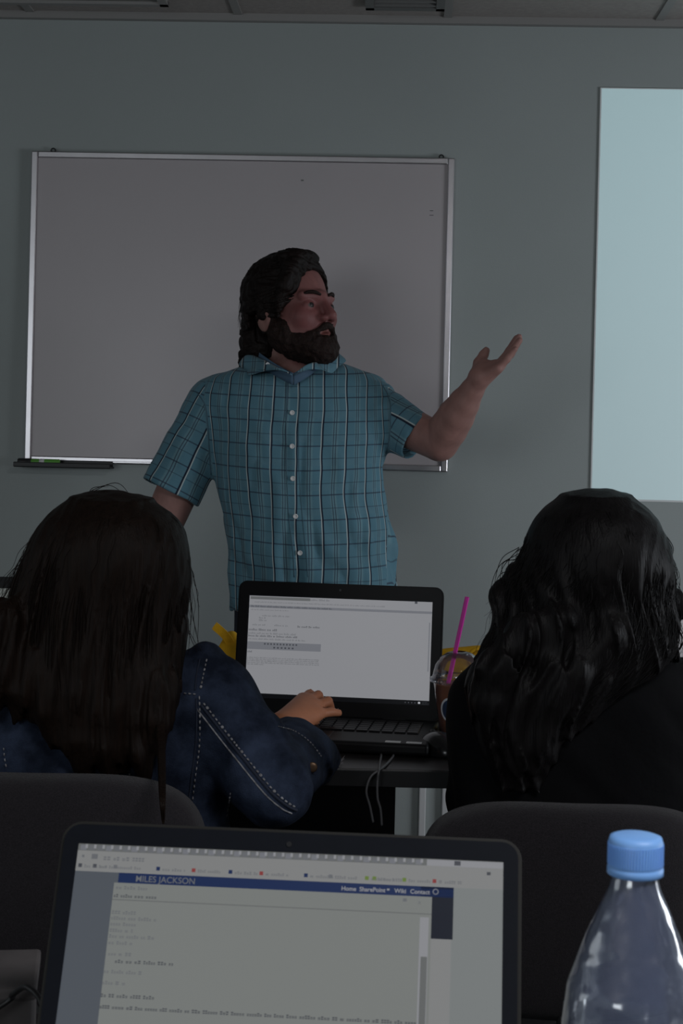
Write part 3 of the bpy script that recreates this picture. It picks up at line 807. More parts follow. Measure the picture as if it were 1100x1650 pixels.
# his left arm (right in photo)
LS = P(588, 655, DM); LC = P(673, 706, DM-.07); LE = P(708, 713, DM-.10); LW = P(772, 610, DM-.20)
sleeveR = cone(RS, RC, .074, .080); sleeveL = cone(LS, LC, .078, .063)
def plane_after(a, b, tcut):
    a = npv(a); b = npv(b); n = (b-a)/np.linalg.norm(b-a); q = a+(b-a)*tcut
    return lambda p: (p-q)@n
cutR = plane_after(RS, RC, 1.); cutL = plane_after(LS, LC, 1.)
def folds(p, amp, sx=26, sz=9, off=0.):
    q = p.copy(); q[:, 2] += p[:, 0]*.9+off
    n = vnoise(q*np.array([sx, sx, sz]), 1.)
    n2 = vnoise(q*np.array([sx*.5, sx*.5, sz*2.2])+7.3, 1.)
    return amp*(1-np.abs(n)*2)*.6+amp*n2*.7
def shirt_fn(p):
    t = torso(p)
    rt = smax(sleeveR(p), cutR(p), .004); lt = smax(sleeveL(p), cutL(p), .004)
    low = np.clip((1.36-p[:, 2])/.35, 0, 1)
    t = t+folds(p, .0035+.0055*low)
    rt = rt+folds(p, .003, 20, 14, 3.); 
    # squeezed creases in the bent sleeve
    ax = npv(LC-LS); ax /= np.linalg.norm(ax); tt = (p-npv(LS))@ax
    lt = lt+.0030*np.clip((.085-tt)/.03, 0, 1)*np.sin(tt*150+vnoise(p, 18)*2.5)+folds(p, .0025, 22, 22, 5.)
    d = smin(t, rt, .022); d = smin(d, lt, .022)
    # neck opening
    d = smax(d, -neckhole(p), .003)
    d = np.maximum(d, -ringR(p)); d = np.maximum(d, -ringL(p)); d = np.maximum(d, -hemcut(p))
    return d
NB0 = P(458, 612, DM+.0); NB1 = P(470, 540, DM-.02)
nh1 = cone(P(462, 640, DM-.02), P(470, 560, DM-.03), .064, .085)
vn = cone(P(473, 606, DM-.13), P(480, 560, DM-.16), .004, .060)
neckhole = U(cone(P(458, 600, DM-.01), P(470, 545, DM-.02), .070, .088), (vn, .03))
rin = cone(RS, P(271, 800, DM-.03), .066, .072); lin_ = cone(LS, P(676, 708, DM-.07), .066, .056)
preR = plane_after(RS, RC, .80); preL = plane_after(LS, LC, .78)
ringR = lambda p: np.maximum(rin(p), -preR(p)); ringL = lambda p: np.maximum(lin_(p), -preL(p))
hz = P(500, 984, DM).z
hin = loft([(r[0], r[1], r[2], r[3]-.008, r[4]-.008) for r in shirt_rows[5:]]+[(hz-.05, *shirt_rows[-1][1:3], shirt_rows[-1][3]-.008, shirt_rows[-1][4]-.008)], 2.3)
hemcut = lambda p: np.maximum(hin(p), p[:, 2]-(hz+.05))
seamL = npv(P(628, 640, DM)); 
WX = shirt_rows
def plaid_uv(v):
    t = torso(v); r = sleeveR(v); l = sleeveL(v)
    cx0 = P(474, 700, DM).x
    z = v[:, 2]
    rows = np.array(sorted(shirt_rows)); a = np.interp(z, rows[:, 0], rows[:, 3]); cx = np.interp(z, rows[:, 0], rows[:, 1])
    x = np.clip((v[:, 0]-cx)/(a*1.02), -1, 1)
    front = v[:, 1] < DM
    ang = np.arcsin(x)
    u = a*(.35*x+.65*ang)
    lean = .010*np.clip((1.25-z)/.3, 0, 1)             # placket drifts right near the hem
    u = u+(cx-cx0)-lean*1.2
    u = np.where(front, u, .46-u)
    wob = (.0034+.0030*np.abs(x))*vnoise(v*np.array([9, 9, 14]), 1.)+.0018*vnoise(v*np.array([20, 20, 26]), 1.)
    vv = z-.012*x*x*np.sign(1)+.003*vnoise(v, 9)
    out = np.stack([u-.0128+wob, vv, np.zeros(len(v))], 1)
    for (A, Bq, dd, oth, rad, ph) in ((RS, RC, r, l, .078, .01), (LS, LC, l, r, .07, .02)):
        A = npv(A); ax = npv(Bq)-A; L_ = np.linalg.norm(ax); ax /= L_
        e1 = np.cross(ax, V3(0, 1, 0)); e1 /= np.linalg.norm(e1); e2 = np.cross(ax, e1)
        q = v-A; th = np.arctan2(q@e1, -(q@e2)*np.sign(e2[1]+1e-9)*-1)
        th = np.abs(np.arctan2(-(q@V3(0, 1, 0)), q@e1))
        uu = rad*th+ph+.0035*vnoise(v, 16); va = q@ax
        side = (v[:, 0] < P(338, 700, DM).x-.02*0) if A[0] < 0 and ph == .01 else None
        if ph == .01: sel = (dd < t-.002) | ((v[:, 0] < P(322, 700, DM).x) & (dd < .02))
        else: sel = (v[:, 0] > P(627, 640, DM).x)
        out[sel, 0] = uu[sel]; out[sel, 1] = va[sel]
    return {'plaid': out}
shirt = sculpt('shirt', shirt_fn, (P(215, 800, DM).x-.02, DM-.22, hz-.02), (P(705, 700, DM).x+.02, DM+.2, P(500, 565, DM).z+.02), .0036, M['plaid'], man, plaid_uv, 1)
shirt['label'] = 'blue plaid short-sleeved shirt with white buttons'

# body: head, neck, torso, arms, hands and legs in one surface
def hand_man(p, f=[None]):
    if f[0] is None:
        D = DM-.20
        wr = P(772, 610, D); ks = [P(803, 588, D+.030), P(806, 587, D+.010), P(806, 589, D-.010), P(802, 594, D-.029)]
        mids = [P(820, 566, D+.034), P(824, 564, D+.011), P(824, 567, D-.012), P(818, 576, D-.034)]
        tips = [P(832, 545, D+.034), P(836, 543, D+.010), P(837, 548, D-.013), P(830, 562, D-.038)]
        fs = []
        for k, m_, t_ in zip(ks, mids, tips):
            i_ = ks.index(k); r0 = (.0115, .0115, .011, .0098)[i_]
            fs.append(chain([k, k.lerp(m_, .9)+Vector((0, 0, -.002)), m_, t_], [r0, r0*.93, r0*.9, r0*.72], .003))
        palm = U(*[cone(wr, ks[0], .021, .0135)]+[(cone(wr, k, .021, .013), .012) for k in ks[1:]]+[(cone(P(785, 598, D+.01), P(797, 591, D), .020, .016), .012)])
        th = chain([P(770, 602, D+.012), P(772, 585, D+.030), P(779, 572, D+.034), P(783, 565, D+.034)], [.019, .0145, .0115, .0095], .006)
        hyp = cone(P(770, 604, D), P(778, 588, D+.02), .018, .016)
        f[0] = (U(palm, (hyp, .015)), fs, th)
    pal, fs, th = f[0]; d = smin(pal(p), th(p), .006); g = fs[0](p)
    for k in fs[1:]: g = np.minimum(g, k(p))
    return smin(d, g, .004)
def hand_down(wr, dirv, side, s=1.):
    """relaxed hanging hand"""
    wr = Vector(wr); dirv = Vector(dirv).normalized(); side = Vector(side).normalized(); nrm = dirv.cross(side)
    ks = [wr+dirv*.088*s+side*(i-1.5)*.019*s for i in range(4)]; out = []
    for i, k in enumerate(ks):
        L_ = (.075, .085, .078, .060)[i]*s
        out.append(chain([k, k+dirv*L_*.48+nrm*.008, k+dirv*L_*.8+nrm*.022, k+dirv*L_*.98+nrm*.038], [.0098*s, .009*s, .0085*s, .0072*s], .003))
    palm = U(*[cone(wr, ks[0], .020*s, .013*s)]+[(cone(wr, k, .020*s, .0125*s), .012) for k in ks[1:]])
    b = wr+dirv*.02*s-side*.02*s
    th = chain([b, b+dirv*.03*s-side*.026*s+nrm*.01, b+dirv*.062*s-side*.036*s+nrm*.018, b+dirv*.085*s-side*.036*s+nrm*.024], [.015*s, .0125*s, .0105*s, .0085*s], .006)
    def f(p):
        d = smin(palm(p), th(p), .008); g = out[0](p)
        for k in out[1:]: g = np.minimum(g, k(p))
        return smin(d, g, .004)
    return f
hx = P(506, 984, DM).x
inner = loft([(r[0], r[1], r[2], max(.02, r[3]-.016), max(.02, r[4]-.016)) for r in shirt_rows[2:]], 2.2)
neck = U(cone(P(452, 622, DM+.01), P(460, 545, DM), .066, .064), (cone(P(472, 612, DM-.07), P(490, 560, DM-.05), .028, .045), .03))
armR = chain([RS, RE, RE.lerp(RWr, .35), RWr], [.060, .050, .047, .029], .006)
handR = hand_down(RWr, (RWr-RE).normalized(), (.2, -1, 0), 1.05)
m1 = LE.lerp(LW, .30)+Vector((-.001, 0, -.002))
armL = chain([LS, LE, LE.lerp(LW, .22), LE.lerp(LW, .42), LE.lerp(LW, .62), LE.lerp(LW, .82), LW], [.058, .0465, .0480, .0455, .0385, .0295, .0250], .004)
legs = []
for sx in (-1, 1):
    legs.append((chain([(hx+sx*.10, DM, .90), (hx+sx*.12, DM-.01, .50), (hx+sx*.13, DM+.02, .09)], [.088, .060, .045], .03), .03))
    legs.append((cone((hx+sx*.13, DM+.01, .045), (hx+sx*.15, DM-.15, .035), .04, .032), .02))
pelvis = ell((hx, DM, .93), (.175, .12, .13))
rest = U(inner, (neck, .03), (armR, .02), (armL, .02), (pelvis, .03), *legs)
def body_man(p):
    d = rest(p); d = smin(d, headf(p), .02)
    m_ = p[:, 0] > LW.x-.05
    if m_.any(): d[m_] = smin(d[m_], hand_man(p[m_]), .005)
    m_ = (p[:, 2] < RWr.z+.06) & (p[:, 0] < RWr.x+.15)
    if m_.any(): d[m_] = smin(d[m_], handR(p[m_]), .008)
    return d
def skin_tone(v):
    q = HL(v)
    red = np.exp(-((q[:, 1]-.10)**2/.0006+(q[:, 2]+.02)**2/.0012))*.8+np.exp(-((np.abs(q[:, 0])-.042)**2/.0004+(q[:, 2]+.028)**2/.0006+(q[:, 1]-.075)**2/.002))*.8
    red = red*.6+.75*np.clip((q[:, 1]+.01)/.03, 0, 1)*np.clip((.14-np.abs(q[:, 2]))/.02, 0, 1)*np.clip((.11-np.abs(q[:, 0]))/.02, 0, 1)*(np.linalg.norm(q, axis=1) < .17)
    lip = np.exp(-((q[:, 0]/.022)**4+((q[:, 2]+.068)/.011)**4))*(q[:, 1] > .078)
    return {'tone': np.clip(red, 0, 1), 'lip': lip}
def man_skin():
    m = mat('man_skin', (.33, .165, .12), .55, spec=.35, bump=.12, bscale=300)
    nt = m.node_tree; b = nt.nodes['Principled BSDF']
    rgb = nt.nodes.new('ShaderNodeRGB'); rgb.outputs[0].default_value = (.33, .175, .150, 1); c = rgb.outputs[0]
    for nm, cc, k in (('tone', (.215, .078, .075), 1.), ('lip', (.19, .07, .06), .9)):
        at = nt.nodes.new('ShaderNodeAttribute'); at.attribute_name = nm
        n = nt.nodes.new('ShaderNodeMix'); n.data_type = 'RGBA'; nt.links.new(mth(nt, 'MULTIPLY', at.outputs['Fac'], k), n.inputs[0])
        nt.links.new(c, n.inputs[6]); n.inputs[7].default_value = (*cc, 1); c = n.outputs[2]
    nz = nt.nodes.new('ShaderNodeTexNoise'); nz.inputs['Scale'].default_value = 35
    mr = nt.nodes.new('ShaderNodeMapRange'); mr.inputs[1].default_value = .3; mr.inputs[2].default_value = .7; mr.inputs[3].default_value = .9; mr.inputs[4].default_value = 1.1
    nt.links.new(nz.outputs[0], mr.inputs[0]); vm = nt.nodes.new('ShaderNodeVectorMath'); vm.operation = 'SCALE'
    nt.links.new(c, vm.inputs[0]); nt.links.new(mr.outputs[0], vm.inputs['Scale']); nt.links.new(vm.outputs[0], b.inputs['Base Color']); return m
sculpt('body', body_man, (P(190, 800, DM).x, DM-.36, -.01), (P(850, 560, DM).x, DM+.2, P(470, 410, DM).z), .0034, man_skin(), man, skin_tone, 1)

# trousers and shoes
trl = []
for sx in (-1, 1):
    trl.append((chain([(hx+sx*.10, DM, .88), (hx+sx*.12, DM-.01, .50), (hx+sx*.13, DM+.02, .10)], [.105, .080, .068], .03), .03))
tcut = lambda p: np.maximum(.06-p[:, 2], p[:, 2]-(hz+.10))
tru = U(ell((hx, DM-.005, .93), (.203, .150, .15)), *trl)
sculpt('trousers', lambda p: smax(tru(p)+folds(p, .004, 14, 9), tcut(p), .004), (hx-.32, DM-.2, .04), (hx+.32, DM+.2, hz+.12), .008, M['jeans'], man)
for sx in (-1, 1):
    f_ = U(cone((hx+sx*.13, DM+.03, .055), (hx+sx*.155, DM-.17, .042), .052, .042), (cone((hx+sx*.13, DM+.03, .06), (hx+sx*.13, DM+.03, .11), .05, .05), .02))
    sculpt('shoe', lambda p, f_=f_: np.maximum(f_(p), .0-p[:, 2]), (hx+sx*.14-.08, DM-.26, -.01), (hx+sx*.14+.08, DM+.12, .16), .006, M['shoe'], man)

# hair, beard, brows, eyes
def hair_man(p):
    q = HL(p)
    d = ell((0, -.022, .047), (.087, .110, .094))(q)
    d = smin(d, ell((0, -.084, -.045), (.070, .054, .085))(q), .03)
    for sx in (-1, 1): d = smin(d, ell((sx*.070, -.028, .012), (.022, .056, .055))(q), .02)
    d = smin(d, ell((.014, .036, .112), (.056, .042, .020))(q), .02)
    cut = ell((-.020, .120, -.004), (.092, .098, .106))(q)
    cut = np.minimum(cut, np.maximum(np.maximum(q[:, 1]+.026-.2*q[:, 2], -(q[:, 1]+.060)), np.maximum(q[:, 2]+.0, np.abs(q[:, 0])*-1+.060)))   # ear window
    cut = np.minimum(cut, np.maximum(-.012-q[:, 1]-(q[:, 2]+.06)*.3, q[:, 2]+.016)*1. if False else 9.)
    d = smax(d, -cut, .008)
    low = np.maximum(q[:, 2]*1.0+.030, -(q[:, 1]+.035))          # nothing below the ear in front of the nape
    d = smax(d, -np.maximum(-(q[:, 2]+.012), -(-.040-q[:, 1]))*1., .01) if False else d
    side = np.maximum(-.022-q[:, 1]+0*q[:, 0], q[:, 2]+.020)      # forward & low region
    fw = -np.maximum(-(q[:, 1]+.030), (q[:, 2]+.022))
    d = smax(d, fw, .008)
    # wavy lock falling beside the temple on each side
    for sx in (1,):
        d = smin(d, chain([(.034, .066, .108), (.060, .064, .082), (.073, .052, .045), (.079, .036, .010), (.079, .030, -.020)], [.014, .016, .014, .009, .003], .01)(q), .012)
    # flicks at the nape
    for k, (x, z) in enumerate(((.045, -.10), (.02, -.115), (-.02, -.112), (-.045, -.10))):
        d = smin(d, cone((x, -.100, z+.05), (x*1.2, -.132, z-.005), .022, .003)(q), .012)
    w_ = q*np.array([70, 36, 30]); w_[:, 0] += 8*np.sin(q[:, 2]*30)
    return (d-.0032*(1-2*np.abs(vnoise(w_, 1.)))-.0015*vnoise(q, 120))*1.12
hb = [HW((x, y, z)) for x in (-.14, .14) for y in (-.19, .16) for z in (-.17, .17)]
lo_ = np.min(hb, 0); hi_ = np.max(hb, 0)
hm = sculpt('hair', hair_man, lo_, hi_, .0026, M['hairb'], man, None, 1); hm['label'] = 'dark brown collar-length swept-back hair'
def beard_fn(p):
    q = HL(p)
    d = ell((0, .036, -.080), (.064, .062, .044))(q)
    d = smin(d, ell((0, .078, -.100), (.040, .037, .034))(q), .02)
    for sx in (-1, 1):
        d = smin(d, ell((sx*.058, .014, -.058), (.023, .036, .040))(q), .015)
        d = smin(d, cone((sx*.069, .006, -.015), (sx*.071, .006, -.05), .010, .016)(q), .01)
        d = smin(d, cone((sx*.030, .084, -.070), (sx*.005, .104, -.050), .008, .0075)(q), .006)
        d = smin(d, cone((sx*.030, .082, -.066), (sx*.030, .080, -.090), .009, .014)(q), .008)
    chk = U(ell((.044, .078, -.030), (.038, .036, .028)), (ell((-.044, .078, -.030), (.038, .036, .028)), .005), (ell((0, .110, -.020), (.03, .04, .022)), .01))
    d = smax(d, -chk(q), .008)
    d = smax(d, -ell((0, .104, -.0665), (.022, .024, .0065))(q), .002)
    return (d-.0022*vnoise(q*np.array([150, 150, 90]), 1.)-.0012*vnoise(q, 260))*1.12
bd = sculpt('beard', beard_fn, lo_, hi_, .0024, M['beard'], man, None, 1); bd['label'] = 'full brown beard and moustache'
for sx in (-1, 1):
    bm = NB(); pts = [Vector(HW(q)) for q in ((sx*.012, .1005, .0185), (sx*.026, .0975, .0235), (sx*.040, .0890, .024), (sx*.052, .0760, .018))]
    tube(bm, catmull(pts, 5), [.0030+.0020*math.sin(PI*min(1, i/14)) for i in range(16)], 8); obj('eyebrow', bm, M['beard'], man, True, True)
    c = Vector(HW((sx*.032, .0792, -.0030))); bm = NB(); r = .0143
    bmesh.ops.create_uvsphere(bm, u_segments=24, v_segments=16, radius=r, matrix=Matrix.Translation(c) @ Matrix.Diagonal((1.0, 1.0, .80, 1)))
    look = Vector(HW((sx*.032+.0, 1, .02)))-c; look.normalize()
    for f in bm.faces: f.material_index = 1 if (f.calc_center_median()-c).normalized().dot(look) > .83 else 0
    obj('eye', bm, [M['eyew'], M['iris']], man, True, True)
cs = []
r_ = random.Random(5)
for k in range(90):
    th = r_.uniform(-PI, 0); z0 = r_.uniform(.02, .12)
    q = [(math.cos(th)*.088*max(.2, math.cos((z0-.047)/.094*1.2)), -.022+math.sin(th)*.112*max(.2, math.cos((z0-.047)/.094*1.2)), z0)]
    for j in range(4): x, y, z = q[-1]; q.append((x*1.005+r_.uniform(-.002, .002), y-.003+r_.uniform(-.002, .002), z-.016))
    q = [a for a in q if a[2] > -.12]
    if len(q) > 3: cs.append(([Vector(HW(a)) for a in q], .0007))
strands('stray_hair', cs, M['hairb'], hm)

# collar: left and right leaves and the inner band, button placket, buttons, sleeve hems, pocket
def fnz(p): return shirt_fn(p)
def surf(px, py, off): return hit(shirt_fn, px, py, 3.4, 4.6, off)
def sheet(name, rows, m, parent, th=.0022, uv=True):
    """thin cloth panel from a grid of world points, given real thickness"""
    bm = NB(); g = [[bm.verts.new(p) for p in r] for r in rows]
    for i in range(len(g)-1):
        for j in range(len(g[0])-1): bm.faces.new((g[i][j], g[i][j+1], g[i+1][j+1], g[i+1][j]))
    bmesh.ops.recalc_face_normals(bm, faces=bm.faces)
    r = bmesh.ops.solidify(bm, geom=bm.faces[:], thickness=th)
    me = bpy.data.meshes.new(name); bm.to_mesh(me); bm.free()
    if uv:
        A = me.attributes.new('plaid', 'FLOAT_VECTOR', 'POINT')
        vals = np.zeros((len(me.vertices), 3), np.float32)
        for i, v in enumerate(me.vertices): vals[i] = (v.co.x*1.0+.0+uv_off, v.co.z, 0)
        A.data.foreach_set('vector', vals.ravel())
    return link(name, me, m, parent, True, True)
uv_off = .012
def leaf(inner, outer, name, n=7):
    I = catmull(inner, n); O = catmull(outer, n); rows = []
    for k in range(7):
        t = k/6; rows.append([a.lerp(b, t)+Vector((0, -.010*math.sin(PI*t), .006*math.sin(PI*t))) for a, b in zip(I, O)])
    return sheet(name, rows, M['plaid'], shirt)
dcf = 3.905
leaf([P(471, 604, dcf-.006), P(448, 592, dcf+.012), P(426, 580, dcf+.045), P(406, 570, dcf+.11), P(418, 562, dcf+.20), P(462, 556, dcf+.235)],
     [P(440, 594, dcf-.001), P(402, 604, dcf+.025), P(397, 598, dcf+.07), P(385, 586, dcf+.115), P(402, 574, dcf+.225), P(462, 570, dcf+.262)], 'collar_leaf')
leaf([P(473, 604, dcf-.006), P(490, 594, dcf+.004), P(512, 578, dcf+.035), P(530, 570, dcf+.09), P(515, 562, dcf+.19), P(464, 556, dcf+.235)],
     [P(508, 584, dcf+.008), P(532, 601, dcf+.012), P(546, 590, dcf+.05), P(557, 580, dcf+.10), P(536, 570, dcf+.215), P(464, 570, dcf+.262)], 'collar_leaf')
bandI = [P(472, 601, dcf+.004), P(450, 590, dcf+.02), P(428, 576, dcf+.05), P(414, 564, dcf+.11), P(424, 556, dcf+.19), P(464, 550, dcf+.222), P(508, 556, dcf+.18), P(524, 566, dcf+.10), P(510, 578, dcf+.045), P(490, 592, dcf+.014), P(473, 601, dcf+.004)]
bandO = [a+Vector((0, 0, -.030)) for a in bandI]
I = catmull(bandI, 5); O = catmull(bandO, 5)
sheet('collar_band', [[a.lerp(b, k/3) for a, b in zip(I, O)] for k in range(4)], M['plaidin'], shirt, .002, False)
bpts = ((473, 615), (470.5, 665), (470.5, 719), (471.5, 771), (476, 832), (483, 891))
for bx, by in bpts+((431, 587),):
    s_ = 1. if by != 587 else .8
    p = surf(bx, by, .0015) if by != 587 else P(431, 587, dcf+.026)
    bm = NB(); lathe(bm, [(.0048*s_, 0), (.0062*s_, .0012), (.0062*s_, .0026), (.0048*s_, .003), (.0042*s_, .0022), (.0001, .0022)], 20, M=Matrix.Rotation(PI/2, 4, 'X'))
    bm.transform(Matrix.Translation(p)); b_ = obj('button', bm, M['whitep'], shirt, True, True)
# placket edge
def strip(name, pxs, w_, m, parent, fn, off=.0008, d0=3.4, d1=4.6, n=8, flat=.35):
    pp = catmull([(x, y, 0) for x, y in pxs], n); pts = [hit(fn, q.x, q.y, d0, d1, off) for q in pp]
    bm = NB(); tube(bm, pts, w_, 6); return obj(name, bm, m, parent, True, True)
M['stitch'] = mat('shirt_seam', (.075, .145, .19), .85)
strip('placket_edge', [(463, 612), (461, 665), (461, 719), (462, 771), (465, 832), (472, 891), (474, 930)], .0011, M['stitch'], shirt, shirt_fn, .0)
strip('placket_edge', [(483, 620), (481, 665), (481, 719), (482, 771), (487, 832), (493, 891), (496, 930)], .0008, M['stitch'], shirt, shirt_fn, .0)
strip('armhole_seam', [(317, 632), (331, 655), (335, 690), (337, 730), (340, 765)], .0014, M['stitch'], shirt, shirt_fn, .0)
strip('armhole_seam', [(617, 622), (625, 638), (629, 660), (628, 700), (622, 730)], .0014, M['stitch'], shirt, shirt_fn, .0)

# ------------------------------------------------------------------ woman in the denim jacket
DL = 2.44
wl = thing('person', 'seated woman seen from behind with long straight brown hair and blue denim jacket', 'person', (P(160, 1300, DL).x, DL, 0))
jrows = [prow(1030, 120, 210, DL, .05), prow(1046, 70, 262, DL, .075), prow(1058, 10, 308, DL, .095), prow(1078, -45, 348, DL, .11), prow(1110, -66, 366, DL, .12), prow(1200, -62, 372, DL, .125),
         prow(1300, -48, 372, DL, .125), prow(1400, -56, 384, DL, .14), prow(1560, -78, 402, DL+.02, .165)]
jt = loft(jrows, 2.4)
S1 = P(330, 1106, DL-.01); E1 = P(438, 1262, DL-.10); C1 = P(493, 1200, DL+.18)
S2 = P(-22, 1106, DL-.01); E2 = P(-105, 1290, DL-.06); C2 = P(40, 1200, DL+.22)
sl = U(cone(S1, E1, .064, .062), (cone(E1, C1.lerp(E1, -.1), .060, .057), .015)); _n = V3(.504, .50, .864); _n /= np.linalg.norm(_n); slc = lambda p: (p-npv(C1))@_n
sl2 = U(cone(S2, E2, .064, .060), (cone(E2, C2, .060, .055), .015)); slc2 = plane_after(E2, C2, 1.)
cin = cone(E1, C1+(C1-E1)*.1, .05, .056); cpre = lambda p: (p-npv(C1))@_n+.03
def jack(p):
    a = smax(sl(p), slc(p), .004); b = smax(sl2(p), slc2(p), .004)
    a = a+folds(p, .006, 14, 14, 2.)+.003*np.sin(((p-npv(S1))@npv((E1-S1).normalized()))*70+vnoise(p, 12)*4); b = b+folds(p, .005, 14, 14)
    # rolled cuff
    c = smax(cone(E1, C1.lerp(E1, -.1), .060, .066)(p), slc(p), .004); c = np.maximum(c, -(slc(p)+.045))
    a = smin(a, c+.0015*vnoise(p, 60), .004)
    a = np.maximum(a, -np.maximum(cin(p), -cpre(p)))
    d = smin(jt(p)+folds(p, .0045, 12, 12), a, .03); return smin(d, b, .03)
zb_ = P(160, 1560, DL).z
jacket = sculpt('denim_jacket', jack, (P(-170, 1300, DL).x, DL-.22, zb_-.02), (P(575, 1200, DL+.2).x, DL+.34, P(160, 1020, DL).z), .0045, M['denim'], wl, None, 1)
jh = lambda pxs, name, r, m, off=.001: strip(name, pxs, r, m, jacket, jack, off, 1.7, 3.0, 8)
def dashes(name, pxs, r, gap, m, w2=0.):
    pp = catmull([(x, y, 0) for x, y in pxs], 14); pts = [hit(jack, q.x, q.y, 1.7, 3.0, .0012) for q in pp]
    L_ = [0]; 
    for a, b in zip(pts, pts[1:]): L_.append(L_[-1]+(b-a).length)
    bm = NB(); t = 0; rr = random.Random(len(pxs))
    def at(s):
        for i in range(len(L_)-1):
            if L_[i+1] >= s: return pts[i].lerp(pts[i+1], (s-L_[i])/max(1e-6, L_[i+1]-L_[i]))
        return pts[-1]
    while t+gap < L_[-1]:
        a = at(t); b = at(t+gap*.55); q = rr.uniform(.6, 1.3)
        tube(bm, [a, a.lerp(b, .5)+Vector((0, -.0004, 0)), b], [r*q, r*q*1.2, r*q*.8], 6); t += gap
    return obj(name, bm, m, jacket, True, True)
sm = [(324, 1136), (345, 1163), (366, 1190), (390, 1220), (414, 1250), (438, 1278), (462, 1298), (478, 1306)]
jh(sm, 'sleeve_seam', .0022, M['seamd']); dashes('seam_thread', [(x+4, y-3) for x, y in sm], .0016, .0075, M['thread'])
jh([(x-8, y+5) for x, y in sm], 'sleeve_seam', .0012, M['thread'], 0)
dashes('seam_thread', [(333, 1062), (328, 1085), (324, 1105), (321, 1118)], .0014, .008, M['thread'])
jh([(322, 1062), (317, 1085), (314, 1112)], 'shoulder_seam', .0012, M['seamd'])
dashes('seam_thread', [(296, 1117), (308, 1118), (321, 1119)], .0013, .007, M['thread'])
dashes('seam_thread', [(321, 1122), (322, 1160), (321, 1205), (315, 1250), (309, 1300)], .0010, .009, M['thread'])
jh([(316, 1125), (317, 1160), (315, 1205), (309, 1250), (303, 1300)], 'back_seam', .0012, M['seamd'])
dashes('seam_thread', [(371, 1278), (368, 1300), (364, 1322)], .0010, .008, M['thread'])
dashes('seam_thread', [(6, 1205), (8, 1225), (13, 1248)], .0010, .008, M['thread'])
dashes('seam_thread', [(196, 1231), (206, 1242), (212, 1256)], .0012, .006, M['thread'])
dashes('cuff_thread', [(448, 1170), (475, 1178), (500, 1196), (520, 1222)], .0008, .006, M['thread'])
# frayed cuff edge
nn_ = Vector(_n); ax = (C1-E1).normalized(); e1 = nn_.cross(Vector((0, 0, 1))).normalized(); e2 = nn_.cross(e1)
bm = NB(); rr = random.Random(9)
for k in range(110):
    a = 2*PI*k/110+rr.uniform(-.02, .02); dr_ = e1*math.cos(a)+e2*math.sin(a); lo__, hi__ = .02, .10
    for _ in range(18):
        md = (lo__+hi__)/2; q = C1+dr_*md-nn_*.003
        if float(jack(npv(q)[None])[0]) < 0: lo__ = md
        else: hi__ = md
    if hi__ > .095: continue
    q = C1+dr_*lo__-nn_*.003
    tube(bm, [q, q+nn_*rr.uniform(.004, .010)+dr_*rr.uniform(-.001, .004)], [.0006, .0004], 3)
obj('cuff_fringe', bm, M['thread'], jacket, False, True)['kind'] = 'stuff'
b0 = hit(jack, 503, 1236, 1.7, 3., .001); bm = NB(); lathe(bm, [(.007, 0), (.008, .002), (.006, .0035), (.001, .003)], 16, M=Matrix.Rotation(PI/2, 4, 'X')); bm.transform(Matrix.Translation(b0)); obj('cuff_button', bm, M['metalb'], jacket, True, True)

HCL = P(168, 922, DL-.03)
hlf, LL, WL_ = head_fn(HCL, PI, .93, 0, False)
wrl = P(452, 1176, 2.71)
HP = dict(i=[(488, 1128, 2.855), (499, 1119, 2.885), (509, 1134, 2.90)], m=[(497, 1131, 2.84), (512, 1121, 2.87), (521, 1139, 2.89)],
          r=[(506, 1139, 2.825), (528, 1130, 2.855), (535, 1147, 2.87)], p=[(510, 1151, 2.80), (532, 1147, 2.825), (546, 1149, 2.84)])
fg = []
for k_, r0 in (('i', .0105), ('m', .0105), ('r', .010), ('p', .0092)):
    a, b, c = [P(*q) for q in HP[k_]]; fg.append(chain([a, b, c], [r0, r0*.92, r0*.76], .003))
pl_ = U(cone(wrl, P(*HP['i'][0]), .024, .014), *[(cone(wrl, P(*HP[k_][0]), .024, .0135), .012) for k_ in 'mrp'])
thl = chain([P(462, 1165, 2.74), P(484, 1152, 2.80), P(500, 1160, 2.84), P(508, 1166, 2.855)], [.016, .0125, .0105, .0085], .006)
def hand_l(p):
    g = fg[0](p)
    for k in fg[1:]: g = smin(g, k(p), .0015)
    return smin(smin(pl_(p), thl(p), .006), g, .005)
h2w = P(75, 1175, 2.76); h2 = hand_down(h2w, (.5, .8, -.12), (-.8, .5, 0), .9)
def seated(hc_z, cx, dc, S, E, C, Wr, head, rows, h=None):
    tin = loft([(r[0], r[1], r[2], max(.02, r[3]-.03), max(.02, r[4]-.025)) for r in rows[1:]], 2.2)
    nk = cone((cx, dc, rows[2][0]-.02), (cx, dc+.01, hc_z-.05), .050, .050)
    parts = [tin, (nk, .03), (ell((cx, dc+.03, .50), (.17, .13, .11)), .04)]
    for a, b, c, w_ in zip(S, E, C, Wr): parts += [(chain([a, b, c, w_], [.045, .036, .03, .022], .01), .02)]
    for sx in (-1, 1):
        kn = (cx+sx*.10, dc+.44, .50); parts += [(chain([(cx+sx*.085, dc+.04, .51), kn, (cx+sx*.10, dc+.40, .10)], [.078, .055, .038], .02), .03), (cone((cx+sx*.10, dc+.39, .045), (cx+sx*.11, dc+.55, .03), .034, .028), .02)]
    return U(*parts)
bodyl = seated(HCL.z, P(160, 1100, DL).x, DL, (S1, S2), (E1, E2), (C1, C2), (wrl, h2w), hlf, jrows)
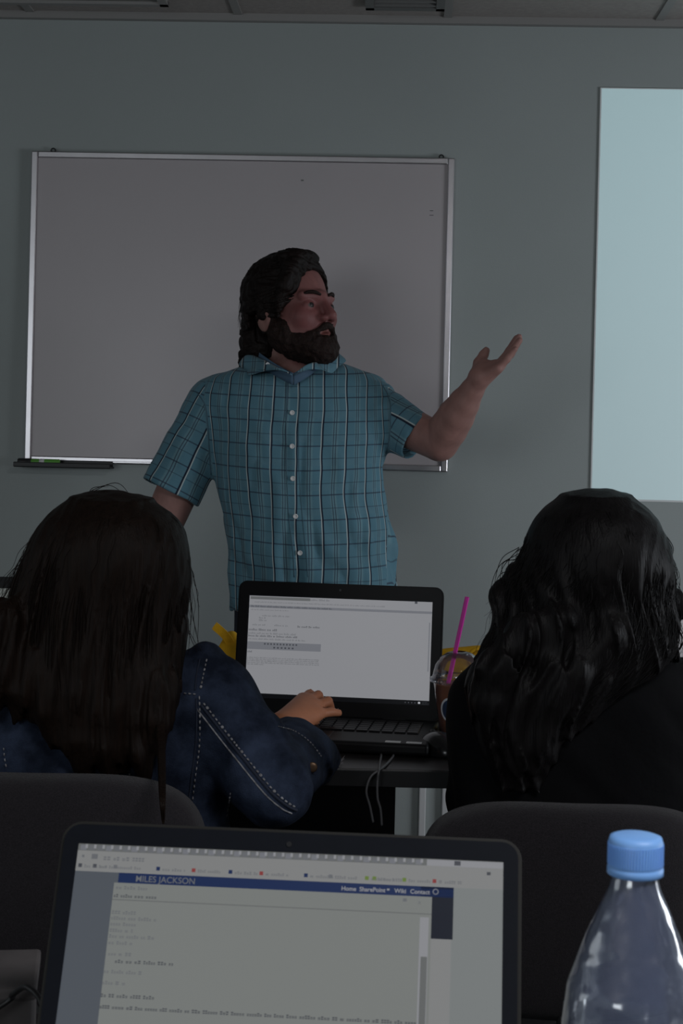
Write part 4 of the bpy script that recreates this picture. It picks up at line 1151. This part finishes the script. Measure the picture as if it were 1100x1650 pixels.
def bl(p):
    d = smin(bodyl(p), hlf(p), .02)
    m_ = (p[:, 1] > 2.62) & (p[:, 2] > .7)
    if m_.any(): d[m_] = np.minimum(smin(d[m_], hand_l(p[m_]), .006), 9); d[m_] = smin(d[m_], h2(p[m_]), .006)
    return d
sculpt('body', bl, (P(-150, 1300, DL).x, DL-.2, -.005), (P(565, 1200, 2.9).x, DL+.60, HCL.z+.14), .0042, M['skinw'], wl, None, 1)
def seated_legs(cx, dc, m, parent, shoe):
    t_ = [ell((cx, dc+.03, .51), (.20, .155, .12))]
    for sx in (-1, 1): t_.append((chain([(cx+sx*.09, dc+.04, .51), (cx+sx*.10, dc+.44, .50), (cx+sx*.10, dc+.41, .10)], [.095, .068, .05], .02), .03))
    f_ = U(*t_); sculpt('trousers', lambda p: np.maximum(f_(p), .09-p[:, 2]), (cx-.25, dc-.2, .07), (cx+.25, dc+.56, .68), .009, m, parent)
    for sx in (-1, 1):
        g_ = U(cone((cx+sx*.10, dc+.39, .05), (cx+sx*.11, dc+.57, .036), .044, .036), (cone((cx+sx*.10, dc+.40, .05), (cx+sx*.10, dc+.40, .10), .042, .042), .02))
        sculpt('shoe', lambda p, g_=g_: np.maximum(g_(p), -p[:, 2]), (cx+sx*.105-.07, dc+.3, -.01), (cx+sx*.105+.07, dc+.64, .15), .008, shoe, parent)
seated_legs(P(160, 1100, DL).x, DL, M['jeans'], wl, M['shoe'])

# hair of the woman on the left: a combed mass, separate locks and fly-away strands
hd = DL-.04
def hrow(y, xl, xr, d, b): return prow(y, xl, xr, d, b)
hl_rows = [hrow(789, 158, 190, hd, .02), hrow(795, 130, 225, hd, .055), hrow(806, 124, 238, hd, .072), hrow(833, 82, 285, hd, .105), hrow(869, 57, 298, hd, .118), hrow(935, 28, 301, hd, .118), hrow(978, 17, 296, hd-.01, .110),
           hrow(1051, 8, 290, hd-.04, .085), hrow(1110, 10, 284, hd-.06, .065), hrow(1150, 48, 266, hd-.065, .055), hrow(1195, 100, 240, hd-.065, .045), hrow(1235, 136, 214, hd-.065, .026)]
hl = loft(hl_rows, 2.15)
locks = []
rr = random.Random(11)
for (x0, y0, x1, y1, r0) in ((30, 1060, 22, 1165, .026), (75, 1090, 84, 1200, .026), (120, 1120, 135, 1262, .032), (165, 1150, 172, 1258, .03), (200, 1150, 236, 1266, .024), (232, 1110, 246, 1205, .022), (258, 1100, 262, 1235, .013), (8, 1000, -14, 1160, .03)):
    locks.append((chain([P(x0, y0, hd-.09), P((x0+x1)/2, (y0+y1)/2, hd-.10), P(x1, y1, hd-.095)], [r0, r0*.7, .003], .01), .02))
hls = U(loft([r for r in hl_rows if r[0] < P(160, 801, hd).z], 2.15), (ell(P(176, 905, hd), (.116, .117, .1075)), .02), *locks)
def hairl_fn(p):
    q = p.copy(); q[:, 0] += .02*np.sin(p[:, 2]*9)
    fall = np.clip((1.18-p[:, 2])/.15, .25, 1)
    return hls(p)-.0055*fall*(1-2*np.abs(vnoise(q*np.array([75, 40, 5.]), 1.)))-.003*fall*vnoise(q*np.array([170, 90, 8]), 1.)
hlo = sculpt('hair', hairl_fn, (P(-40, 900, hd).x, hd-.17, P(160, 1335, hd-.1).z), (P(320, 900, hd).x, hd+.14, P(160, 780, hd).z+.01), .0034, M['hairl'], wl, None, 1)
hlo['label'] = 'long straight dark brown hair reaching down the back'
def long_strands(hf, rows, n, seed, eps, z0r, z1r, wave=0., r=.0006):
    rr = random.Random(seed); out = []; R = sorted(rows)
    for k in range(n):
        th = rr.uniform(-PI*1.02, .02) if rr.random() < .75 else rr.choice((rr.uniform(-.25, .35), PI-rr.uniform(-.25, .35)))
        za = rr.uniform(*z0r); zb2 = rr.uniform(*z1r); pts = []; ph = rr.uniform(0, 6); e0 = rr.uniform(*eps); dr = rr.uniform(-.12, .12)
        m_ = 26
        for i in range(m_):
            z = za+(zb2-za)*i/(m_-1)
            if z > R[-1][0] or z < R[0][0]-.02: continue
            cx, cy, a, b = hf.sec(z); e = 1+e0*(i/m_)**1.3+.02
            t_ = th+dr*i/m_
            pts.append(Vector((cx+math.copysign(abs(math.cos(t_))**.93, math.cos(t_))*a*e+wave*math.sin(i*.8+ph), cy+math.sin(t_)*b*e, z+wave*.5*math.cos(i*.9+ph))))
        if len(pts) > 5: out.append((pts, r))
    return out
ztop = P(160, 800, hd).z
strands('hair_strands', long_strands(hl, hl_rows, 420, 4, (-.02, .035), (ztop-.12, ztop), (.87, 1.0)), M['hairl'], hlo)
fly = long_strands(hl, hl_rows, 40, 6, (.06, .22), (ztop-.10, ztop), (.93, 1.02), .002, .00035)
for (a, b, c) in (((110, 812), (170, 782), (205, 800)), ((125, 806), (185, 778), (215, 805)), ((292, 860), (318, 960), (318, 1045)), ((296, 880), (312, 1000), (324, 1050)), ((14, 990), (-6, 1040), (4, 1090)), ((300, 900), (308, 980), (303, 1055)),
                  ((298, 1000), (308, 1030), (318, 1052)), ((296, 985), (304, 1015), (322, 1048)), ((140, 800), (150, 786), (175, 784))):
    fly.append((catmull([P(*a, hd), P(*b, hd), P(*c, hd)], 8), .0006))
for k in range(7):
    o_ = (k-3)*1.6; fly.append((catmull([P(256+o_, 1120, hd-.10), P(259+o_, 1180, hd-.13), P(261+o_*.9, 1235, hd-.24), P(262+o_*.8, 1285, hd-.33), P(263+o_*.4, 1322+3*(k % 3), hd-.335)], 8), .0028))
strands('stray_hair', fly, M['hairl'], hlo)

# ------------------------------------------------------------------ woman in black
DR = 2.47
wr_ = thing('person', 'seated woman seen from behind with wavy black hair and black top', 'person', (P(935, 1300, DR).x, DR, 0))
brows = [prow(1030, 890, 975, DR, .05), prow(1043, 830, 1050, DR, .075), prow(1060, 782, 1095, DR, .09), prow(1086, 748, 1128, DR, .105), prow(1112, 728, 1144, DR, .115), prow(1180, 716, 1150, DR, .12),
         prow(1233, 722, 1146, DR, .12), prow(1300, 730, 1140, DR, .125), prow(1400, 735, 1140, DR+.01, .135), prow(1540, 720, 1150, DR+.02, .155)]
bt = loft(brows, 2.4)
sS = (P(786, 1134, DR), P(1105, 1120, DR)); sE = (P(775, 1290, DR+.06), P(1150, 1290, DR+.04)); sC = (P(800, 1240, DR+.25), P(1120, 1230, DR+.25)); sW = (P(850, 1200, DR+.38), P(1070, 1195, DR+.38))
tsl = [U(cone(a, b, .058, .052), (cone(b, c, .052, .040), .015)) for a, b, c in zip(sS, sE, sC)]
tcl = [plane_after(b, c, 1.) for b, c in zip(sE, sC)]
def top_fn(p):
    d = bt(p)+folds(p, .003, 9, 14, 1.)
    for a, c in zip(tsl, tcl): d = smin(d, smax(a(p)+folds(p, .003, 16, 16), c(p), .004), .016)
    return d
sculpt('black_top', top_fn, (P(690, 1200, DR).x, DR-.2, P(900, 1540, DR).z-.02), (P(1200, 1200, DR).x, DR+.32, P(900, 1020, DR).z), .006, M['blackt'], wr_, None, 1)
HCR = P(962, 922, DR-.03)
hrf, LR_, WR2 = head_fn(HCR, PI, .93, 0, False)
bodyr = seated(HCR.z, P(935, 1100, DR).x, DR, sS, sE, sC, sW, hrf, brows)
hra = hand_down(sW[0], (.6, .9, -.25), (-.8, .5, 0), .9); hrb = hand_down(sW[1], (-.5, .9, -.25), (-.8, -.5, 0), .9)
def br_(p):
    d = smin(bodyr(p), hrf(p), .02); m_ = (p[:, 1] > DR+.25) & (p[:, 2] > .7)
    if m_.any(): d[m_] = smin(smin(d[m_], hra(p[m_]), .006), hrb(p[m_]), .006)
    return d
sculpt('body', br_, (P(690, 1200, DR).x, DR-.2, -.005), (P(1200, 1200, DR).x, DR+.6, HCR.z+.14), .006, M['skinw'], wr_, None, 1)
seated_legs(P(935, 1100, DR).x, DR, M['jeans'], wr_, M['shoe'])
he = DR-.035
hr_rows = [hrow(787, 940, 985, he, .02), hrow(792, 918, 1002, he, .05), hrow(802, 912, 1004, he, .066), hrow(829, 872, 1044, he, .105), hrow(867, 855, 1064, he, .118), hrow(905, 840, 1078, he, .12), hrow(940, 820, 1079, he, .118),
           hrow(965, 812, 1079, he, .112), hrow(995, 812, 1084, he-.01, .105), hrow(1025, 800, 1084, he-.025, .095), hrow(1050, 786, 1076, he-.035, .085), hrow(1080, 768, 1050, he-.05, .075), hrow(1120, 762, 990, he-.055, .07),
           hrow(1165, 768, 935, he-.06, .065), hrow(1215, 782, 895, he-.06, .055), hrow(1265, 800, 870, he-.06, .035)]
hr = loft(hr_rows, 2.15)
wv = []
for (pts_, r0) in (([(835, 930), (812, 965), (812, 1000), (795, 1040), (768, 1062)], .020), ([(1070, 940), (1082, 965), (1092, 985), (1086, 1020)], .012), ([(1050, 1000), (1076, 1030), (1080, 1050), (1064, 1066)], .014),
                   ([(900, 1000), (880, 1060), (900, 1110), (870, 1160)], .02), ([(850, 1020), (800, 1080), (790, 1130), (800, 1200)], .026), ([(985, 1020), (930, 1080), (900, 1140), (850, 1210)], .02)):
    wv.append((chain([P(x, y, he-(.0 if pts_[0][0] in (835, 1070, 1050) else .11)) for x, y in pts_], [r0]*2+[r0*.8]*(len(pts_)-3)+[.004], .01), .018))
hrs = U(loft([r for r in hr_rows if r[0] < P(960, 797, he).z], 2.15), (ell(P(961, 900, he), (.108, .117, .1075)), .02), *wv)
def hairr_fn(p):
    q = p.copy(); q[:, 0] += .018*np.sin(p[:, 2]*22+p[:, 0]*6); q[:, 1] += .01*np.cos(p[:, 2]*25)
    fall = np.clip((1.16-p[:, 2])/.12, .2, 1.2)
    return hrs(p)-.006*fall*(1-2*np.abs(vnoise(q*np.array([60, 35, 7.]), 1.)))-.005*np.clip((1.08-p[:, 2])/.1, 0, 1)*vnoise(q*np.array([22, 22, 22]), 1.)-.0025*fall*vnoise(q*np.array([150, 80, 12]), 1.)
hro = sculpt('hair', hairr_fn, (P(740, 900, he).x, he-.19, P(850, 1285, he).z), (P(1130, 900, he).x, he+.14, P(960, 778, he).z+.01), .0036, M['hairk'], wr_, None, 1)
hro['label'] = 'long wavy black hair'
zt2 = P(960, 797, he).z
strands('hair_strands', long_strands(hr, hr_rows, 360, 14, (-.01, .05), (zt2-.12, zt2), (.85, 1.0), .0035), M['hairk'], hro)
fly = long_strands(hr, hr_rows, 50, 16, (.05, .2), (zt2-.10, zt2), (.95, 1.04), .004, .00035)
rr = random.Random(3)
for k in range(16):
    a = (rr.uniform(830, 850), rr.uniform(880, 930)); b = (a[0]-rr.uniform(15, 32), a[1]+rr.uniform(5, 40)); c = (b[0]-rr.uniform(-8, 18), b[1]+rr.uniform(25, 60)); d_ = (c[0]+rr.uniform(-12, 22), c[1]+rr.uniform(20, 50))
    fly.append((catmull([P(*a, he), P(*b, he-.01), P(*c, he-.02), P(*d_, he-.02)], 7), .0006))
for pts_ in ([(830, 1010), (800, 1022), (772, 1058), (752, 1086)], [(842, 1000), (805, 1012), (778, 1040), (765, 1070)], [(838, 935), (812, 950), (806, 985), (832, 1010)], [(1085, 1060), (1100, 1030), (1088, 1000), (1092, 985)], [(1060, 850), (1082, 880), (1080, 905)]):
    for j in range(4): fly.append((catmull([P(x+rr.uniform(-3, 3), y+rr.uniform(-3, 3), he-.02) for x, y in pts_], 8), .0008))
strands('stray_hair', fly, M['hairk'], hro)

# ------------------------------------------------------------------ small things on the front table
TZ = .74
# iced coffee
cc = P(740, 1185, 2.87); cup = thing('iced_coffee_cup', 'clear domed plastic cup of iced coffee beside the woman in black', 'cup', (cc.x-.004, 2.865, TZ))
bm = NB(); lathe(bm, [(.0305, .0), (.0315, .002), (.0455, .098), (.047, .100)], 48, cap1=False); obj('cup_body', bm, M['cupp'], cup, True)
bm = NB(); lathe(bm, [(.029, .003), (.0300, .005), (.0440, .094), (.0440, .0945), (.001, .0955)], 48, cap1=False); obj('coffee', bm, M['coffee'], cup, True)
bm = NB(); lathe(bm, [(.0475, .097), (.0515, .098), (.0515, .104), (.0480, .106), (.0465, .112), (.043, .126), (.034, .139), (.022, .1465), (.012, .149), (.0115, .1485)], 48, cap0=False, cap1=False); obj('dome_lid', bm, M['cupp'], cup, True)
bm = NB()
for k in range(48):
    a = 2*PI*k/48; box(bm, (.0517*math.cos(a), .0517*math.sin(a), .101), (.0016, .0030, .0055), rot=Matrix.Rotation(a, 3, 'Z'))
obj('rim_ridges', bm, M['cupp'], cup)
def decal(cx_deg, zc_, rad, r0, r1, slope, n=40, th=.0006):
    """ring wrapped around the cup wall"""
    bm = NB(); rows = []
    for rr_ in (r0, r1):
        ring = []
        for k in range(n):
            a = 2*PI*k/n; du = rr_*math.cos(a); dz = rr_*math.sin(a); R_ = rad+slope*(zc_+dz)+th; an = math.radians(cx_deg)+du/R_
            ring.append(bm.verts.new((R_*math.cos(an), R_*math.sin(an), zc_+dz)))
        rows.append(ring)
    for k in range(n):
        try: bm.faces.new((rows[0][k], rows[0][(k+1) % n], rows[1][(k+1) % n], rows[1][k]))
        except ValueError: pass
    return bm
obj('round_logo', decal(-114, .055, .0312, .0005, .021, .1455, th=.0005), M['navy'], cup)
obj('logo_ring', decal(-114, .055, .0312, .0175, .0210, .1455, th=.0009), M['cream'], cup)
bm = NB(); rows = []
for k in range(10):
    an = math.radians(-118+k*5.2); 
    for w_ in (0,):
        zc_ = .014; R_ = .0322+.1455*zc_+.0012
        box(bm, (R_*math.cos(an), R_*math.sin(an), zc_+(.001 if k % 2 else -.001)), (.0006, .0020, .007), rot=Matrix.Rotation(an, 3, 'Z'))
obj('printed_band', bm, M['cream'], cup)
cup.scale = (1, 1, 1.07)
a = P(724, 1092, 2.865); b = P(752.5, 962, 2.86); a2 = a+(a-b)*.12
bm = NB(); tube(bm, [a2, b], .0041, 14, caps=False); tube(bm, [b, a2], .0034, 14, caps=False)
st = obj('drinking_straw', bm, M['straw'], None, True); tag(st, 'magenta straw sticking out of the iced coffee cup', 'straw')
# napkin under the cup
c = P(706, 1178, 2.80); bm = NB(); nn = 8; g = [[bm.verts.new((c.x-.02+.075*i/nn+.006*math.sin(j), 2.785+.075*j/nn, TZ+.0015+.010*max(0, 1-i/3)*(.5+.5*math.sin(j*1.3))*(1 if i < 3 else 0))) for j in range(nn+1)] for i in range(nn+1)]
for i in range(nn):
    for j in range(nn): bm.faces.new((g[i][j], g[i+1][j], g[i+1][j+1], g[i][j+1]))
bmesh.ops.solidify(bm, geom=bm.faces[:], thickness=-.0008)
tag(obj('paper_napkin', bm, M['paper'], None, True), 'crumpled white paper napkin tucked against the coffee cup base', 'napkin')
# mouse
mp_ = P(706, 1205, 2.74); ms = thing('computer_mouse', 'glossy black computer mouse on the front table beside the laptop', 'mouse', (mp_.x, 2.74, TZ), .35)
M['gloss'] = mat('glossy_black', (.014, .014, .015), .22, bump=.1, bscale=120)
bm = NB(); bmesh.ops.create_uvsphere(bm, u_segments=36, v_segments=20, radius=1)
for v in bm.verts:
    x, y, z = v.co; z2 = max(z, -.25); k = 1-.10*y*y
    v.co = (x*.033*k*(1-.08*(1-abs(y))), y*.056, (z2+.25)*.0295*(1-.18*(y > 0)*y))
obj('shell', bm, M['gloss'], ms, True)
bm = NB(); lathe(bm, [(.001, -.003), (.0085, -.003), (.0085, .003), (.001, .003)], 20, M=Matrix.Rotation(PI/2, 4, 'Y')); bm.transform(Matrix.Translation((0, .026, .0275))); obj('scroll_wheel', bm, M['chairp'], ms, True)
bm = NB(); tube(bm, [(0, .050, .022), (0, .030, .0325), (0, 0, .0368)], .0007, 6); obj('button_gap', bm, M['tabedge'], ms)
# cables over the table edge
def cable(name, label, pts, r=.0020):
    bm = NB(); tube(bm, catmull(pts, 10), r, 8); return tag(obj(name, bm, M['cable'], None, True), label, 'cable')
z_ = TZ+.0028
def onT(px, py): # pixel on the table plane
    d = (CAMZ-z_)/((py-CY)/F); 
    for _ in range(4): q = P(px, py, d); d *= (CAMZ-z_)/(CAMZ-q.z)
    return P(px, py, d)
cable('mouse_cable', 'thin grey cable looping beside the mouse and over the table edge', [onT(668, 1180), onT(648, 1183), onT(634, 1192), onT(631, 1206), onT(634, 1216), onT(622, 1232), P(612, 1240, 2.575), P(597, 1252, 2.566), P(590, 1275, 2.562), P(596, 1300, 2.565), P(601, 1325, 2.57)], .0019)
cable('laptop_cable', 'thin grey cable from behind the laptop hanging straight off the table', [onT(694, 1168), onT(672, 1171), onT(640, 1184), onT(618, 1204), onT(613, 1222), P(610.5, 1240, 2.573), P(608, 1258, 2.565), P(608, 1285, 2.563), P(613, 1305, 2.565), P(615, 1330, 2.57)], .0019)

# yellow bags behind the laptop
def bag(name, label, fn, lo, hi, extra=None):
    t = thing(name, label, 'bag', ((lo[0]+hi[0])/2, (lo[1]+hi[1])/2, TZ))
    sculpt('bag_body', fn, lo, hi, .004, M['yellow'], t); return t
c = P(372, 1060, 3.09)
yb = U(cone(P(372, 1032, 3.10), P(392, 1085, 3.10), .018, .050), (cone(P(382, 1075, 3.10), P(430, 1110, 3.10), .05, .045), .02), (cone(P(365, 1042, 3.09), P(375, 1075, 3.09), .010, .016), .015))
t1 = bag('tote_bag', 'yellow fabric bag with short strap poking out left of the laptop lid', lambda p: smax(yb(p)-.004*vnoise(p*np.array([60, 60, 25]), 1.)-.004*vnoise(p, 38), TZ+.001-p[:, 2], .003), (c.x-.09, 3.0, TZ-.005), (c.x+.15, 3.19, c.z+.10))
bm = NB(); pts = catmull([P(378, 1052, 3.09), P(366, 1028, 3.075), P(350, 1012, 3.07), P(345, 1008, 3.07)], 6)
for k in range(len(pts)-1):
    d_ = (pts[k+1]-pts[k]); box(bm, (pts[k]+pts[k+1])/2, (d_.length*1.25, .004, .016), rot=Matrix.Rotation(-math.atan2(d_.z, d_.x), 3, 'Y'))
obj('strap', bm, M['yellow'], t1, False, True)
c = P(745, 1060, 3.10)
yc = U(cone(P(700, 1062, 3.12), P(790, 1056, 3.12), .016, .020), (ell(P(745, 1105, 3.12), (.11, .04, .065)), .03))
t2 = bag('tote_bag', 'yellow fabric bag lying behind the coffee cup', lambda p: smax(yc(p)-.003*vnoise(p*np.array([40, 40, 40]), 1.), TZ+.001-p[:, 2], .003), (c.x-.15, 3.05, TZ-.005), (c.x+.16, 3.19, c.z+.10))
bm = NB(); rc = P(769, 1060, 3.085)
tube(bm, [rc+Vector((.017*math.cos(a), 0, .017*math.sin(a))) for a in np.linspace(0, 2*PI, 25)], .0035, 8, caps=False); obj('ring', bm, M['yellow'], t2, True, True)

# ------------------------------------------------------------------ foreground things
BX = P(1014, 1370, .92); bt_ = thing('water_bottle', 'clear plastic water bottle with light blue screw cap at lower right', 'bottle', (BX.x+.0035, .92, .72))
prof = [(.0405, .012), (.0415, .03), (.0392, .05), (.0412, .07), (.0392, .09), (.0412, .11), (.0392, .13), (.0412, .150), (.0392, .168), (.0400, .185), (.0408, .198), (.0400, .208), (.0385, .2195), (.0327, .234), (.027, .249), (.0205, .264), (.0150, .276), (.0128, .284), (.0128, .300)]
pp = []
for (r0, z0), (r1, z1) in zip(prof, prof[1:]):
    for k in range(4): t_ = k/4; s_ = t_; pp.append((r0+(r1-r0)*s_, z0+(z1-z0)*s_))
pp.append(prof[-1])
bm = NB(); lathe(bm, [(.018, .006), (.033, .0), (.038, .003)]+pp, 72, cap1=False)
for v in bm.verts:
    v.co.z += .02*min(1, v.co.z/.12)
for v in bm.verts:
    a = math.atan2(v.co.y, v.co.x); k = min(1, max(0, (.282-v.co.z)/.05))*min(1, max(0, (v.co.z-.02)/.02))
    n_ = math.sin(a*5+v.co.z*40)*.0006+math.sin(a*3-v.co.z*75+1)*.0007; r_q = math.hypot(v.co.x, v.co.y)
    if r_q > 1e-4: v.co.x *= 1+n_*k/r_q; v.co.y *= 1+n_*k/r_q
obj('bottle_body', bm, M['pet'], bt_, True)
bm = NB(); lathe(bm, [(.0155, .2845), (.0162, .2850), (.0162, .2885), (.0155, .2892), (.0157, .2898), (.0157, .3035), (.0148, .3062), (.0120, .3072), (.001, .3074)], 60); bm.transform(Matrix.Translation((0, 0, .02)))
obj('cap', bm, M['cap'], bt_, True)['label'] = 'light blue screw cap'
cp_ = bpy.data.objects['cap']
bm = NB()
for k in range(60):
    a = 2*PI*k/60; box(bm, (.0158*math.cos(a), .0158*math.sin(a), .2965), (.0006, .0007, .012), rot=Matrix.Rotation(a, 3, 'Z'))
bm.transform(Matrix.Translation((0, 0, .02))); obj('cap_ribs', bm, M['cap'], cp_)
# grey box and cable at the lower left
gb = P(-10, 1590, 1.40)
M['kraft'] = mat('grey_cardboard', (.085, .075, .075), .8, var=.15)
bm = NB(); box(bm, (0, 0, .034), (.16, .10, .068), bevel=.004, seg=2)
g_ = thing('small_box', 'small grey box standing left of the nearest laptop', 'box', (gb.x-.045, 1.40, .72), .15)
obj('box_body', bm, M['kraft'], g_); obj('box_lid', B((0, 0, .072), (.166, .106, .012), bevel=.003), M['kraft'], g_)
q0 = P(-60, 1640, 1.33)
bm = NB(); tube(bm, catmull([(gb.x-.10, 1.29, .723), P(-5, 1625, 1.335), P(20, 1603, 1.325), P(46, 1592, 1.30), P(75, 1640, 1.28), (P(110, 1700, 1.25).x, 1.25, .723)], 8), .0025, 8)
tag(obj('power_cable', bm, M['blackp'], None, True), 'black power cable crossing in front of the small grey box', 'cable')
